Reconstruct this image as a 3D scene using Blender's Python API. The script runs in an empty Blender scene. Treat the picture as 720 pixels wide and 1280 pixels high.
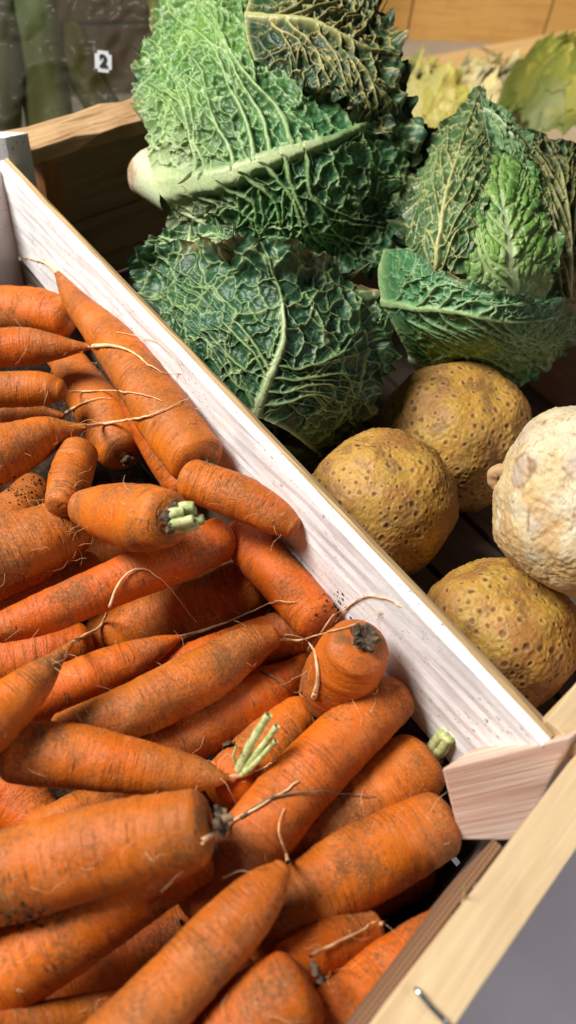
import bpy, bmesh, math, random
import numpy as np
from mathutils import Vector, Matrix
from mathutils.bvhtree import BVHTree

random.seed(4)
rng = np.random.default_rng(7)
SC = bpy.context.scene
COL = SC.collection

# ------------------------------------------------------------------ camera
FPX, PITCH, ROLL, HCAM = 950.0, math.radians(50), math.radians(8), 0.32
R0 = np.array([1.0, 0, 0])
FW = np.array([0, math.cos(PITCH), -math.sin(PITCH)])
U0 = np.array([0, math.sin(PITCH), math.cos(PITCH)])
CR = math.cos(ROLL) * R0 + math.sin(ROLL) * U0
CU = -math.sin(ROLL) * R0 + math.cos(ROLL) * U0
CAM = np.array([0, 0, HCAM])

def ray(px, py):
    return FW + (px - 360) / FPX * CR + (640 - py) / FPX * CU

def PZ(px, py, z=0.0):
    d = ray(px, py)
    return CAM + d * ((z - HCAM) / d[2])

def PD(px, py, dep):
    return CAM + ray(px, py) * dep

def depth(p):
    return float((np.asarray(p) - CAM) @ FW)

cd = bpy.data.cameras.new('camera')
cd.sensor_fit = 'VERTICAL'; cd.sensor_height = 36; cd.lens = 36 * FPX / 1280
cd.clip_start = 0.01; cd.clip_end = 50
cd.dof.use_dof = True; cd.dof.focus_distance = 0.49; cd.dof.aperture_fstop = 6.3
cam = bpy.data.objects.new('camera', cd); COL.objects.link(cam)
M = Matrix.Identity(4)
for i in range(3):
    M[i][0] = CR[i]; M[i][1] = CU[i]; M[i][2] = -FW[i]; M[i][3] = CAM[i]
cam.matrix_world = M
SC.camera = cam

# ------------------------------------------------------------------ noise
def _hash(ix, iy, iz, seed):
    h = (ix * 374761393 + iy * 668265263 + iz * 2147483647 + seed * 1274126177) & 0xFFFFFFFF
    h = ((h ^ (h >> 13)) * 1274126177) & 0xFFFFFFFF
    h = ((h ^ (h >> 16)) * 2246822519) & 0xFFFFFFFF
    return ((h ^ (h >> 15)) & 0xFFFFFF) / float(0xFFFFFF)

def vnoise(p, scale, seed=0):
    q = np.asarray(p) * scale
    i = np.floor(q).astype(np.int64); f = q - i
    f = f * f * f * (f * (f * 6 - 15) + 10)
    out = 0
    for dx in (0, 1):
        for dy in (0, 1):
            for dz in (0, 1):
                w = (f[:, 0] if dx else 1 - f[:, 0]) * (f[:, 1] if dy else 1 - f[:, 1]) * (f[:, 2] if dz else 1 - f[:, 2])
                out = out + w * _hash(i[:, 0] + dx, i[:, 1] + dy, i[:, 2] + dz, seed)
    return out * 2 - 1

def fbm(p, scale, octv=3, seed=0):
    a, s, o = 1.0, scale, 0
    for k in range(octv):
        o = o + a * vnoise(p, s, seed + k * 17); a *= .5; s *= 2.03
    return o

def sstep(a, b, x):
    t = np.clip((x - a) / (b - a), 0, 1)
    return t * t * (3 - 2 * t)

# ------------------------------------------------------------------ object helpers
def tag(o, label=None, cat=None, group=None, kind=None):
    if label: o['label'] = label
    if cat: o['category'] = cat
    if group: o['group'] = group
    if kind: o['kind'] = kind
    return o

def empty(name, loc, label, cat, group=None):
    o = bpy.data.objects.new(name, None); COL.objects.link(o)
    o.location = loc; o.empty_display_size = .02
    return tag(o, label, cat, group)

def link(name, me, mat, parent=None):
    o = bpy.data.objects.new(name, me); COL.objects.link(o)
    if mat is not None: me.materials.append(mat)
    if parent is not None:
        o.parent = parent
        o.matrix_parent_inverse = Matrix.Translation(-parent.location)
    return o

def fastmesh(name, co, quads, smooth=True, uv=None, col=None):
    me = bpy.data.meshes.new(name)
    co = np.ascontiguousarray(co, dtype=np.float32); quads = np.ascontiguousarray(quads, dtype=np.int32)
    nv, nf = len(co), len(quads)
    me.vertices.add(nv); me.vertices.foreach_set('co', co.ravel())
    me.loops.add(nf * 4); me.loops.foreach_set('vertex_index', quads.ravel())
    me.polygons.add(nf)
    me.polygons.foreach_set('loop_start', np.arange(0, nf * 4, 4, dtype=np.int32))
    me.polygons.foreach_set('loop_total', np.full(nf, 4, dtype=np.int32))
    me.polygons.foreach_set('use_smooth', np.full(nf, smooth, dtype=bool))
    if uv is not None:
        l = me.uv_layers.new(name='UVMap')
        l.data.foreach_set('uv', np.ascontiguousarray(uv[quads.ravel()], dtype=np.float32).ravel())
    if col is not None:
        a = me.color_attributes.new('Col', 'FLOAT_COLOR', 'POINT')
        c4 = np.ones((nv, 4), dtype=np.float32); c4[:, :col.shape[1]] = col
        a.data.foreach_set('color', c4.ravel())
    me.update(calc_edges=True); me.validate()
    return me

def gridquads(nr, nc, wrap=False):
    r = np.arange(nr - 1)[:, None]; c = np.arange(nc if wrap else nc - 1)[None, :]
    c2 = (c + 1) % nc
    return np.stack([r * nc + c, r * nc + c2, (r + 1) * nc + c2, (r + 1) * nc + c], -1).reshape(-1, 4)

def catmull(pts, n, t=None):
    """points (k,d) -> n samples of a Catmull-Rom curve"""
    P = np.asarray(pts, float); k = len(P)
    if t is None: t = np.linspace(0, k - 1, n)
    E = np.vstack([2 * P[0] - P[1], P, 2 * P[-1] - P[-2]])
    i = np.clip(np.floor(t).astype(int), 0, k - 2); f = (t - i)[:, None]
    a, b, c, d = E[i], E[i + 1], E[i + 2], E[i + 3]
    return .5 * (2 * b + (c - a) * f + (2 * a - 5 * b + 4 * c - d) * f ** 2 + (3 * b - a - 3 * c + d) * f ** 3)

def tube(path, rad, seg=10, up=None, caps=True):
    """rings round a path; returns co, quads, s (length along), k"""
    P = np.asarray(path, float); n = len(P)
    T = np.gradient(P, axis=0); T /= np.linalg.norm(T, axis=1)[:, None] + 1e-12
    up = np.array([0, 0, -1.0]) if up is None else np.asarray(up, float)
    u = up - T[0] * (up @ T[0])
    if np.linalg.norm(u) < 1e-6: u = np.array([1.0, 0, 0]) - T[0] * T[0][0]
    u /= np.linalg.norm(u)
    a = np.linspace(0, 2 * math.pi, seg + 1)
    co = np.zeros((n, seg + 1, 3))
    for i in range(n):
        u = u - T[i] * (u @ T[i]); u /= np.linalg.norm(u)
        w = np.cross(T[i], u)
        co[i] = P[i] + rad[i] * (np.cos(a)[:, None] * u + np.sin(a)[:, None] * w)
    s = np.concatenate([[0], np.cumsum(np.linalg.norm(np.diff(P, axis=0), axis=1))])
    return co, s, a, T

def strand(name, path, r0, r1, mat, parent=None, seg=7, n=None):
    n = n or max(12, len(path) * 7)
    P = catmull(path, n)
    if mat in (M_ROOT, M_DARKROOT) and n > 20:
        k_ = np.linspace(0, 1, n)[:, None]
        P = P + np.stack([vnoise(P, 170, q) for q in (1, 2, 3)], 1) * .0009 * k_ + np.stack([vnoise(P, 420, q) for q in (4, 5, 6)], 1) * .0003 * k_
    rad = (r1 + (r0 - r1) * (1 - np.linspace(0, 1, n)) ** 1.9) * (1 + .05 * np.sin(np.arange(n) * .9 + len(path)))
    co, s, a, T = tube(P, rad, seg)
    me = fastmesh(name, co.reshape(-1, 3), gridquads(n, seg + 1), True,
                  np.stack(np.broadcast_arrays(s[:, None], a[None, :] * r0), -1).reshape(-1, 2))
    return link(name, me, mat, parent)

def prism(name, quads8, mat, parent=None, bevel=.0007, longaxis=None, rough=0.0, cuts=0):
    """solid from 8 corners: bottom ring 0-3, top ring 4-7; uv in metres along the long axis"""
    bm = bmesh.new()
    v = [bm.verts.new(Vector(p)) for p in quads8]
    for f in ((3, 2, 1, 0), (4, 5, 6, 7), (0, 1, 5, 4), (1, 2, 6, 5), (2, 3, 7, 6), (3, 0, 4, 7)):
        bm.faces.new([v[i] for i in f])
    bmesh.ops.recalc_face_normals(bm, faces=bm.faces)
    if bevel: bmesh.ops.bevel(bm, geom=list(bm.edges), offset=bevel, segments=2, affect='EDGES', profile=.6)
    if cuts:
        ed = [e for e in bm.edges if e.calc_length() > .03]
        bmesh.ops.subdivide_edges(bm, edges=ed, cuts=cuts, use_grid_fill=True)
    if rough:
        for q in bm.verts:
            c = np.array([q.co]); q.co += Vector((vnoise(c, 260, 1)[0], vnoise(c, 260, 2)[0], vnoise(c, 260, 3)[0])) * rough
    ax = Vector(longaxis if longaxis is not None else np.asarray(quads8[1]) - np.asarray(quads8[0])).normalized()
    uvl = bm.loops.layers.uv.new('UVMap')
    org = Vector(quads8[0])
    for f in bm.faces:
        b = f.normal.cross(ax)
        if b.length < .2: b = ax.orthogonal()
        b.normalize()
        endgrain = abs(f.normal.dot(ax)) > .8
        for l in f.loops:
            q = l.vert.co - org
            l[uvl].uv = ((q.dot(ax), q.dot(b) + f.normal.x * 3 + f.normal.z * 2) if not endgrain else (q.dot(b) * .25 + 5, q.dot(f.normal.cross(b)) + 3))
    me = bpy.data.meshes.new(name); bm.to_mesh(me); bm.free()
    return link(name, me, mat, parent)

def board(name, a, b, side, down, mat, parent=None, **k):
    """board whose top edge runs a->b, thick along 'side', tall along 'down'"""
    a, b, side, down = [np.asarray(q, float) for q in (a, b, side, down)]
    return prism(name, [a + down, b + down, b + side + down, a + side + down, a, b, b + side, a + side], mat, parent, longaxis=b - a, **k)

# ------------------------------------------------------------------ materials
class NT:
    def __init__(s, name):
        s.m = bpy.data.materials.new(name); s.m.use_nodes = True
        s.t = s.m.node_tree; s.t.nodes.clear()
        s.out = s.n('ShaderNodeOutputMaterial'); s.p = s.n('ShaderNodeBsdfPrincipled')
        s.l(s.p.outputs[0], s.out.inputs[0])
    def n(s, typ, **k):
        o = s.t.nodes.new(typ)
        for a, b in k.items(): setattr(o, a, b)
        return o
    def l(s, a, b): s.t.links.new(a, b)
    def inp(s, sock, v):
        if hasattr(v, 'is_output') or isinstance(v, bpy.types.NodeSocket): s.l(v, sock)
        else: sock.default_value = v
    def math(s, op, a, b=0.0, c=None, clamp=False):
        o = s.n('ShaderNodeMath', operation=op, use_clamp=clamp)
        s.inp(o.inputs[0], a); s.inp(o.inputs[1], b)
        if c is not None: s.inp(o.inputs[2], c)
        return o.outputs[0]
    def mix(s, f, a, b, blend='MIX'):
        o = s.n('ShaderNodeMix', data_type='RGBA', blend_type=blend)
        s.inp(o.inputs[0], f)
        s.inp(o.inputs[6], a if isinstance(a, bpy.types.NodeSocket) else (*a, 1))
        s.inp(o.inputs[7], b if isinstance(b, bpy.types.NodeSocket) else (*b, 1))
        return o.outputs[2]
    def ss(s, x, a, b):
        o = s.n('ShaderNodeMapRange', interpolation_type='SMOOTHSTEP')
        s.inp(o.inputs[0], x); o.inputs[1].default_value = a; o.inputs[2].default_value = b
        return o.outputs[0]
    def noise(s, vec, scale, detail=3, rough=.55, dist=0.0):
        o = s.n('ShaderNodeTexNoise'); s.inp(o.inputs['Vector'], vec)
        o.inputs['Scale'].default_value = scale; o.inputs['Detail'].default_value = detail
        o.inputs['Roughness'].default_value = rough; o.inputs['Distortion'].default_value = dist
        return o.outputs[0]
    def vor(s, vec, scale, feature='F1'):
        o = s.n('ShaderNodeTexVoronoi', feature=feature); s.inp(o.inputs['Vector'], vec)
        o.inputs['Scale'].default_value = scale
        return o
    def map(s, vec, scale=(1, 1, 1), loc=(0, 0, 0)):
        o = s.n('ShaderNodeMapping'); s.l(vec, o.inputs[0])
        o.inputs['Scale'].default_value = scale; s.inp(o.inputs['Location'], loc)
        return o.outputs[0]
    def tc(s, which): return s.n('ShaderNodeTexCoord').outputs[which]
    def rand(s): return s.n('ShaderNodeObjectInfo').outputs['Random']
    def attr(s, name): return s.n('ShaderNodeAttribute', attribute_name=name)
    def bump(s, h, strength=.5, dist=.001, prev=None):
        o = s.n('ShaderNodeBump'); o.inputs['Strength'].default_value = strength; o.inputs['Distance'].default_value = dist
        s.l(h, o.inputs['Height'])
        if prev is not None: s.l(prev, o.inputs['Normal'])
        return o.outputs[0]
    def fin(s, col, rough=.5, bump=None, spec=.5):
        s.inp(s.p.inputs['Base Color'], col if isinstance(col, bpy.types.NodeSocket) else (*col, 1))
        s.inp(s.p.inputs['Roughness'], rough)
        s.p.inputs['Specular IOR Level'].default_value = spec
        if bump is not None: s.l(bump, s.p.inputs['Normal'])
        return s.m

def carrot_mat():
    t = NT('carrot_skin')
    uv = t.tc('UV'); ob = t.tc('Object'); rnd = t.rand()
    off = t.n('ShaderNodeCombineXYZ'); t.l(t.math('MULTIPLY', rnd, 37), off.inputs[0]); t.l(t.math('MULTIPLY', rnd, 11), off.inputs[1])
    uvo = t.n('ShaderNodeVectorMath', operation='ADD'); t.l(uv, uvo.inputs[0]); t.l(off.outputs[0], uvo.inputs[1]); uv = uvo.outputs[0]
    obo = t.n('ShaderNodeVectorMath', operation='ADD'); t.l(ob, obo.inputs[0]); t.l(off.outputs[0], obo.inputs[1]); ob = obo.outputs[0]
    big = t.noise(ob, 26, 3)
    hue = t.math('MULTIPLY', t.math('ADD', t.math('MULTIPLY', rnd, .6), big), .62)
    c = t.mix(t.ss(hue, .25, .75), (.56, .092, .002), (.66, .155, .004))
    sme = t.ss(t.math('ADD', t.noise(t.map(ob, (1, 1, 1)), 17, 5, .62), t.math('MULTIPLY', rnd, .22)), .50, .76)
    c = t.mix(t.math('MULTIPLY', sme, .5), c, (.20, .072, .014))
    # dry pinkish bloom
    bl = t.ss(t.noise(ob, 48, 4, .6), .5, .72)
    c = t.mix(t.math('MULTIPLY', bl, .26), c, (.68, .28, .11))
    # cross rings, fine
    ring = t.noise(t.map(uv, (420, 60, 1)), 1.0, 4, .65)
    ringm = t.ss(ring, .58, .74)
    c = t.mix(t.math('MULTIPLY', ringm, .36), c, (.22, .05, .008))
    crs = t.noise(t.map(uv, (150, 9, 1)), 1.0, 3, .55, .3)
    crm = t.math('MULTIPLY', t.ss(t.math('ABSOLUTE', t.math('SUBTRACT', crs, .5)), .018, .004), t.ss(t.noise(ob, 36, 2), .42, .58))
    c = t.mix(t.math('MULTIPLY', crm, .38), c, (.17, .05, .01))
    # lenticel dashes
    len_ = t.vor(t.map(uv, (330, 75, 1)), 1.0).outputs['Distance']
    lenm = t.math('MULTIPLY', t.ss(len_, .22, .1), t.ss(t.noise(ob, 60, 2), .5, .62))
    c = t.mix(t.math('MULTIPLY', lenm, .7), c, (.16, .045, .012))
    # soil, in patches of fine grain
    grain = t.noise(ob, 520, 4, .7)
    patch = t.noise(ob, 30, 4, .65)
    dirt = t.ss(t.math('ADD', t.math('MULTIPLY', grain, 1.1), patch), .97, 1.32)
    end = t.attr('Col').outputs['Fac']
    dirt2 = t.math('MAXIMUM', dirt, t.ss(t.math('ADD', end, t.math('MULTIPLY', grain, .6)), .7, 1.1), clamp=True)
    c = t.mix(t.math('MULTIPLY', dirt2, .72), c, (.12, .065, .024))
    spk = t.ss(t.noise(ob, 780, 2, .5), .63, .72)
    c = t.mix(t.math('MULTIPLY', spk, .32), c, (.06, .025, .012))
    # sand grains, pale
    sand = t.vor(ob, 620)
    sm = t.math('MULTIPLY', t.ss(sand.outputs['Distance'], .22, .12), t.ss(t.noise(ob, 55, 3), .44, .6))
    c = t.mix(t.math('MULTIPLY', sm, .55), c, (.72, .52, .34))
    h = t.math('ADD', t.math('MULTIPLY', ring, -.8), t.math('MULTIPLY', grain, .5))
    h = t.math('ADD', h, t.math('MULTIPLY', lenm, -.8))
    h = t.math('ADD', h, t.math('MULTIPLY', crm, -.7))
    h = t.math('ADD', h, t.math('MULTIPLY', sm, .8))
    h = t.math('ADD', h, t.math('MULTIPLY', t.noise(ob, 140, 3), .9))
    h = t.math('ADD', h, t.math('MULTIPLY', t.noise(ob, 1300, 2), .45))
    b = t.bump(h, .6, .0012)
    rg = t.math('ADD', t.math('MULTIPLY', dirt2, .3), t.math('ADD', t.math('MULTIPLY', big, .25), .34))
    m = t.fin(c, rg, b, .32)
    t.p.inputs['Subsurface Weight'].default_value = .03
    t.p.inputs['Subsurface Radius'].default_value = (.004, .0012, .0004)
    t.p.inputs['Subsurface Scale'].default_value = 1.0
    return m

def root_mat():
    t = NT('carrot_root'); uv = t.tc('Object')
    n = t.noise(uv, 160, 3)
    c = t.mix(t.ss(n, .35, .65), (.66, .36, .15), (.80, .56, .32))
    return t.fin(c, .6, t.bump(n, .3, .0005), .3)

def soil_mat():
    t = NT('soil'); o = t.tc('Object')
    n = t.noise(o, 300, 5, .7)
    c = t.mix(t.ss(n, .35, .7), (.016, .010, .007), (.075, .045, .026))
    return t.fin(c, .9, t.bump(n, 1, .002), .2)

def stem_mat():
    t = NT('carrot_stem'); o = t.tc('Object')
    n = t.noise(o, 220, 4, .6)
    c = t.mix(t.ss(n, .35, .6), (.30, .36, .10), (.56, .58, .28))
    c = t.mix(t.ss(t.noise(o, 110, 3), .56, .7), c, (.16, .11, .05))
    return t.fin(c, .5, t.bump(n, .4, .0006), .4)

def wood_mat(name, light, dark, paint=None, wear=.5, grain=1.0, knots=True, stain=.25):
    t = NT(name); uv = t.tc('UV'); ob = t.tc('Object')
    rnd = t.rand()
    off = t.n('ShaderNodeCombineXYZ'); t.l(t.math('MULTIPLY', rnd, 17), off.inputs[0]); t.l(t.math('MULTIPLY', rnd, 7), off.inputs[1])
    ad = t.n('ShaderNodeVectorMath', operation='ADD'); t.l(uv, ad.inputs[0]); t.l(off.outputs[0], ad.inputs[1]); uv = ad.outputs[0]
    g1 = t.noise(t.map(uv, (7, 150 * grain, 1)), 1.0, 4, .6, .6)
    g2 = t.noise(t.map(uv, (40, 900, 1)), 1.0, 3, .6)
    lines = t.ss(t.noise(t.map(uv, (4, 70 * grain, 1)), 1.0, 2, .5, 1.2), .54, .63)
    c = t.mix(t.ss(g1, .3, .7), light, tuple(.62 * a + .38 * b for a, b in zip(light, dark)))
    c = t.mix(t.math('MULTIPLY', lines, .35), c, dark)
    c = t.mix(t.math('MULTIPLY', t.ss(g2, .55, .75), .25), c, dark)
    c = t.mix(t.math('MULTIPLY', t.ss(t.noise(ob, 18, 4), .52, .75), stain), c, dark)
    h = t.math('ADD', g1, t.math('MULTIPLY', g2, .6)); rough = .65
    if paint:
        w = t.noise(t.map(uv, (70, 330, 1)), 1.0, 4, .65)
        w2 = t.noise(ob, 22, 3)
        worn = t.ss(t.math('ADD', w, t.math('MULTIPLY', w2, .5)), .93 - .22 * wear, 1.02 - .2 * wear)
        pc = t.mix(t.ss(t.noise(ob, 40, 4), .4, .7), paint, tuple(a * .86 for a in paint))
        pc = t.mix(t.math('MULTIPLY', lines, .07), pc, dark)
        fl = t.math('MULTIPLY', t.ss(t.noise(t.map(uv, (260, 520, 1)), 1.0, 2, .5), .64, .69), t.ss(t.noise(ob, 30, 2), .42, .6))
        c = t.mix(worn, pc, tuple(.5 * a + .5 * b for a, b in zip(light, dark)))
        c = t.mix(t.math('MULTIPLY', fl, .8), c, (.05, .045, .04))
        h = t.math('MULTIPLY', h, .35); h = t.math('ADD', h, t.math('MULTIPLY', t.noise(ob, 260, 4), .5)); h = t.math('ADD', h, t.math('MULTIPLY', fl, -1.5)); h = t.math('ADD', h, t.math('MULTIPLY', worn, -.6))
    return t.fin(c, rough, t.bump(h, .45, .0009), .3)

def leaf_mat(name='cabbage_leaf'):
    t = NT(name); ob = t.tc('Object'); at = t.attr('Col').outputs['Color']
    n = t.noise(ob, 420, 4, .65); n2 = t.noise(ob, 70, 3)
    c = t.mix(t.math('MULTIPLY', t.ss(n, .4, .7), .28), at, (.02, .06, .025))
    c = t.mix(t.math('MULTIPLY', t.ss(n2, .5, .72), .14), c, (.16, .30, .20))
    m = t.fin(c, t.math('ADD', t.math('MULTIPLY', n2, .2), .36), t.bump(n, .35, .0007), .5)
    tr = t.n('ShaderNodeBsdfTranslucent'); t.l(c, tr.inputs[0])
    mx = t.n('ShaderNodeMixShader'); mx.inputs[0].default_value = .14
    t.l(t.p.outputs[0], mx.inputs[1]); t.l(tr.outputs[0], mx.inputs[2]); t.l(mx.outputs[0], t.out.inputs[0])
    return m

def vcol_mat(name, rough=.6, nscale=300, bumpd=.0008, dark=(.06, .03, .012), amt=.35, spec=.35):
    t = NT(name); ob = t.tc('Object'); at = t.attr('Col').outputs['Color']
    n = t.noise(ob, nscale, 5, .65)
    c = t.mix(t.math('MULTIPLY', t.ss(n, .48, .72), amt), at, dark)
    return t.fin(c, rough, t.bump(n, .6, bumpd), spec)

def plain(name, c, rough=.5, metal=0.0, spec=.5, n=0, c2=None):
    t = NT(name)
    col = c
    if c2: col = t.mix(t.ss(t.noise(t.tc('Object'), n or 20, 4), .35, .65), c, c2)
    m = t.fin(col, rough, None, spec); t.p.inputs['Metallic'].default_value = metal
    return m

M_CARROT, M_ROOT, M_SOIL, M_STEM = carrot_mat(), root_mat(), soil_mat(), stem_mat()
M_SCAR = plain('crown_scar', (.028, .018, .011), .9, n=420, c2=(.13, .085, .045))
M_DARKROOT = plain('dry_root', (.10, .06, .035), .8, n=200, c2=(.24, .15, .08))
M_WHITEWOOD = wood_mat('whitewashed_wood', (.60, .42, .27), (.30, .15, .08), (.82, .81, .80), -.55)
M_POSTWOOD = wood_mat('pale_lilac_wood', (.62, .54, .52), (.36, .26, .22), (.72, .68, .70), .15)
M_BARE = wood_mat('bare_poplar', (.66, .50, .29), (.45, .28, .13), grain=.7, stain=.22)
M_EDGE = wood_mat('board_edge_wood', (.50, .34, .16), (.26, .14, .06), stain=.6)
M_PINE = wood_mat('pink_pine', (.78, .57, .45), (.40, .16, .08), grain=2.0, stain=.1)
M_DIMWOOD = wood_mat('aged_brown_wood', (.36, .25, .13), (.16, .09, .04))
M_DARKW = wood_mat('dark_brown_wood', (.13, .095, .07), (.06, .042, .03))  # darker brown wood for low boards, bottom slats and rear planks
M_SLAT = wood_mat('rough_slat', (.52, .34, .17), (.28, .14, .06), stain=.6)
M_TAN = wood_mat('tan_panel', (.60, .38, .14), (.40, .22, .08), stain=.4)
M_RUST = wood_mat('orange_brown_board', (.38, .16, .045), (.2, .08, .02))
M_PINKB = wood_mat('pinkish_board', (.55, .36, .30), (.34, .20, .15))
M_LEAF = leaf_mat()
M_CEL = vcol_mat('celeriac_skin', .5, 500, .0006, (.16, .07, .02), .45)
M_CELW = vcol_mat('pared_celeriac', .5, 420, .0007, (.26, .16, .09), .30)
M_METAL = plain('staple_steel', (.62, .64, .68), .28, 1.0)

def mesh_board():
    t = NT('woven_hardboard'); uv = t.tc('UV')
    w = t.n('ShaderNodeTexWave', wave_type='BANDS', bands_direction='X'); t.l(t.map(uv, (120, 120, 1)), w.inputs[0]); w.inputs['Scale'].default_value = 1.6
    w2 = t.n('ShaderNodeTexWave', wave_type='BANDS', bands_direction='Y'); t.l(t.map(uv, (120, 120, 1)), w2.inputs[0]); w2.inputs['Scale'].default_value = 1.6
    h = t.math('MULTIPLY', w.outputs['Fac'], w2.outputs['Fac'])
    c = t.mix(h, (.20, .10, .05), (.48, .29, .17))
    return t.fin(c, .8, t.bump(h, .8, .001), .2)
M_HARD = mesh_board()

# ------------------------------------------------------------------ the carrot crate
def unit(v): v = np.asarray(v, float); return v / np.linalg.norm(v)
DN = np.array([0, 0, -1.0])
A0, A1 = PZ(14, 222), PZ(672, 926)           # inner top edge of the white side
d1 = unit(A1 - A0); nOut = unit(np.array([-d1[1], d1[0], 0]))
if nOut @ (PZ(500, 400) - A0) < 0: nOut = -nOut
B0, B1 = PZ(718, 946), PZ(462, 1284)         # inner edge of the end plank
d2 = unit(B1 - B0); eOut = unit(np.array([d2[1], -d2[0], 0]))
if eOut @ (A0 - B0) > 0: eOut = -eOut
ZF = -0.165

crate = empty('vegetable_crate', tuple((A0 + B1) / 2 + DN * .165), 'wooden crate with whitewashed side board and bare end plank, full of carrots', 'crate')
a0 = A0 - d1 * .03; a1 = A1 + d1 * .003
board('side_board', a0, a1, nOut * .0065, DN * .084, M_WHITEWOOD, crate, bevel=.0006, cuts=16, rough=.0007)
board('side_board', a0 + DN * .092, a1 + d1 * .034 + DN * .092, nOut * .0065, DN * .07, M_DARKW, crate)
board('edge_strip', a0 + nOut * .0067 + DN * -.0006, a1 + nOut * .0067 + DN * -.0006, nOut * .0024, DN * .082, M_EDGE, crate, bevel=.0003, cuts=22, rough=.0011)
# end plank, lying flat on the rim
b0 = B0 - d2 * .012; b1 = B1 + d2 * .22
o0, o1 = PZ(733, 1043), PZ(590, 1268)
wpl = abs((o0 - B0) @ eOut)
board('end_plank', b0 + DN * 0.0, b1, eOut * wpl, DN * .008, M_BARE, crate, cuts=12, rough=.0007)
pst = PZ(637, 1052)
board('end_panel', pst + DN * .0085 - eOut * .005, b1 + DN * .0085 - eOut * .005, eOut * .0045, DN * .15, M_HARD, crate, bevel=0)
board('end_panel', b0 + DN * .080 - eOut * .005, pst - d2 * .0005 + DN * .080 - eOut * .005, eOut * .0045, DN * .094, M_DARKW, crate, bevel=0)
# crate's far sides (out of sight or nearly) and bottom slats
f0 = a0 + d1 * .01
board('far_panel', f0 + d2 * .0 + DN * .004 - d1 * .002, f0 + d2 * .42 + DN * .004 - d1 * .002, -d1 * .007, DN * .155, M_WHITEWOOD, crate)
board('side_board', f0 + d2 * .40, a1 + d2 * .40, -nOut * .0065, DN * .084, M_WHITEWOOD, crate)
L = np.linalg.norm(a1 - a0)
for k in range(6):
    q = a0 - nOut * (.002 + k * .066) + DN * (-ZF)
    lk = ((B0 - q) @ eOut) / (d1 @ eOut)
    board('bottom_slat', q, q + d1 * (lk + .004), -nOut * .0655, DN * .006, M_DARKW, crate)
# corner post (far left)
pt = PZ(7, 172, .012)
wP = unit(np.array([-1.0, -.28, 0])); wQ = nOut
pa = pt
prism('corner_post', [pa + DN * .17, pa + wP * .05 + DN * .17, pa + wP * .05 + wQ * .03 + DN * .17, pa + wQ * .02 + DN * .17,
                      pa, pa + wP * .05, pa + wP * .05 + wQ * .03, pa + wQ * .02], M_POSTWOOD, crate, longaxis=DN, rough=.0006, cuts=3)
# corner block between the white side and the end plank
back = unit(ray(640, 985)) * .03
ca, cb, cc, c_d = PZ(716, 920, .010), PZ(552, 961, -.036), PZ(574, 1050, -.070), None
_n = np.cross(cb - ca, cc - ca); _r = ray(650, 1051); c_d = CAM + _r * (((ca - CAM) @ _n) / (_r @ _n))
bk = np.array([.6, .55, -.35]) * .03
prism('corner_block', [cc, c_d, c_d + bk, cc + bk, cb, ca, ca + bk, cb + bk], M_PINE, crate, longaxis=ca - cb, bevel=.0012)
# staple in the end plank
st = [PZ(521, 1236, .0012), PZ(523, 1240, .0026), PZ(538, 1258, .003), PZ(556, 1276, .0026), PZ(560, 1282, -.002)]
strand('staple', st, .0011, .0011, M_METAL, crate, 8)
# splinter on the rim
strand('splinter', [PZ(578, 1128, -.004), PZ(581, 1116, .004), PZ(579, 1103, .010)], .0006, .0002, M_BARE, crate, 5)

# ------------------------------------------------------------------ carrots
CARROTS = []     # bottom of the heap first
def C(pts, ends, z, label, root=None, stem=None, dz=0.0):
    CARROTS.append(dict(pts=pts, ends=ends, z=z, label=label, root=root, stem=stem, dz=dz))

DEEP, MID, TOP = -.142, -.095, -.06
C([(-40, 1005, 40), (10, 998, 40), (50, 1030, 34)], 'ob', DEEP, 'dark buried carrot in the gap under the long horizontal carrot, at the left edge')
C([(50, 1045, 30), (130, 1010, 32), (230, 985, 28), (280, 975, 20)], 'bb', DEEP, 'shaded carrot lying between the horizontal carrot and the thickest carrot below it')
C([(50, 1250, 36), (140, 1205, 38), (230, 1165, 34)], 'bb', DEEP, 'dark buried carrot at the bottom of the big gap below the thickest carrots')
C([(170, 500, 20), (195, 550, 24), (228, 605, 24)], 'bb', -.150, 'dark carrot wedged between two slanting carrots by the white board')
C([(300, 670, 26), (345, 715, 32), (395, 772, 30)], 'bb', DEEP, 'shaded brownish carrot lying along the lower edge of the white board')
C([(80, 705, 24), (130, 692, 27), (190, 688, 25)], 'bb', DEEP, 'dark buried carrot underneath the stubby carrot with the cut green top')
C([(360, 920, 30), (420, 890, 32), (455, 872, 24)], 'bb', DEEP, 'dark red carrot beneath the upturned carrot, between it and the long diagonal one')
C([(330, 1195, 34), (430, 1130, 36), (520, 1085, 32)], 'bb', DEEP, 'dark carrot shaded beneath the big curved carrot near the mesh panel')
C([(-40, 690, 32), (10, 650, 30), (45, 612, 24)], 'ob', DEEP, 'dark red carrot buried at the left edge beside the small pale stub')
C([(215, 1310, 42), (290, 1230, 38), (350, 1190, 27)], 'ob', DEEP, 'shaded carrot in the slot beside the bottom carrot with the slanting thin tip')
C([(-40, 768, 36), (40, 738, 36), (112, 714, 27)], 'ob', -.12, 'dull soil-specked carrot under the long carrot that slopes to the left edge')
C([(-40, 842, 34), (50, 818, 34), (100, 806, 27)], 'ob', -.12, 'dull blunt-ended carrot half under the thin-tailed carrot at the left edge')
C([(130, 795, 32), (220, 770, 42), (285, 745, 43), (312, 735, 40)], 'bb', -.142, 'thick dull brown-dusted carrot with rounded end, under the carrot with the looping root')
C([(180, 850, 25), (260, 825, 30), (350, 795, 30), (392, 786, 23)], 'bb', -.105, 'blunt orange carrot whose end meets the white board, behind the curved tapering carrot')
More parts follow.
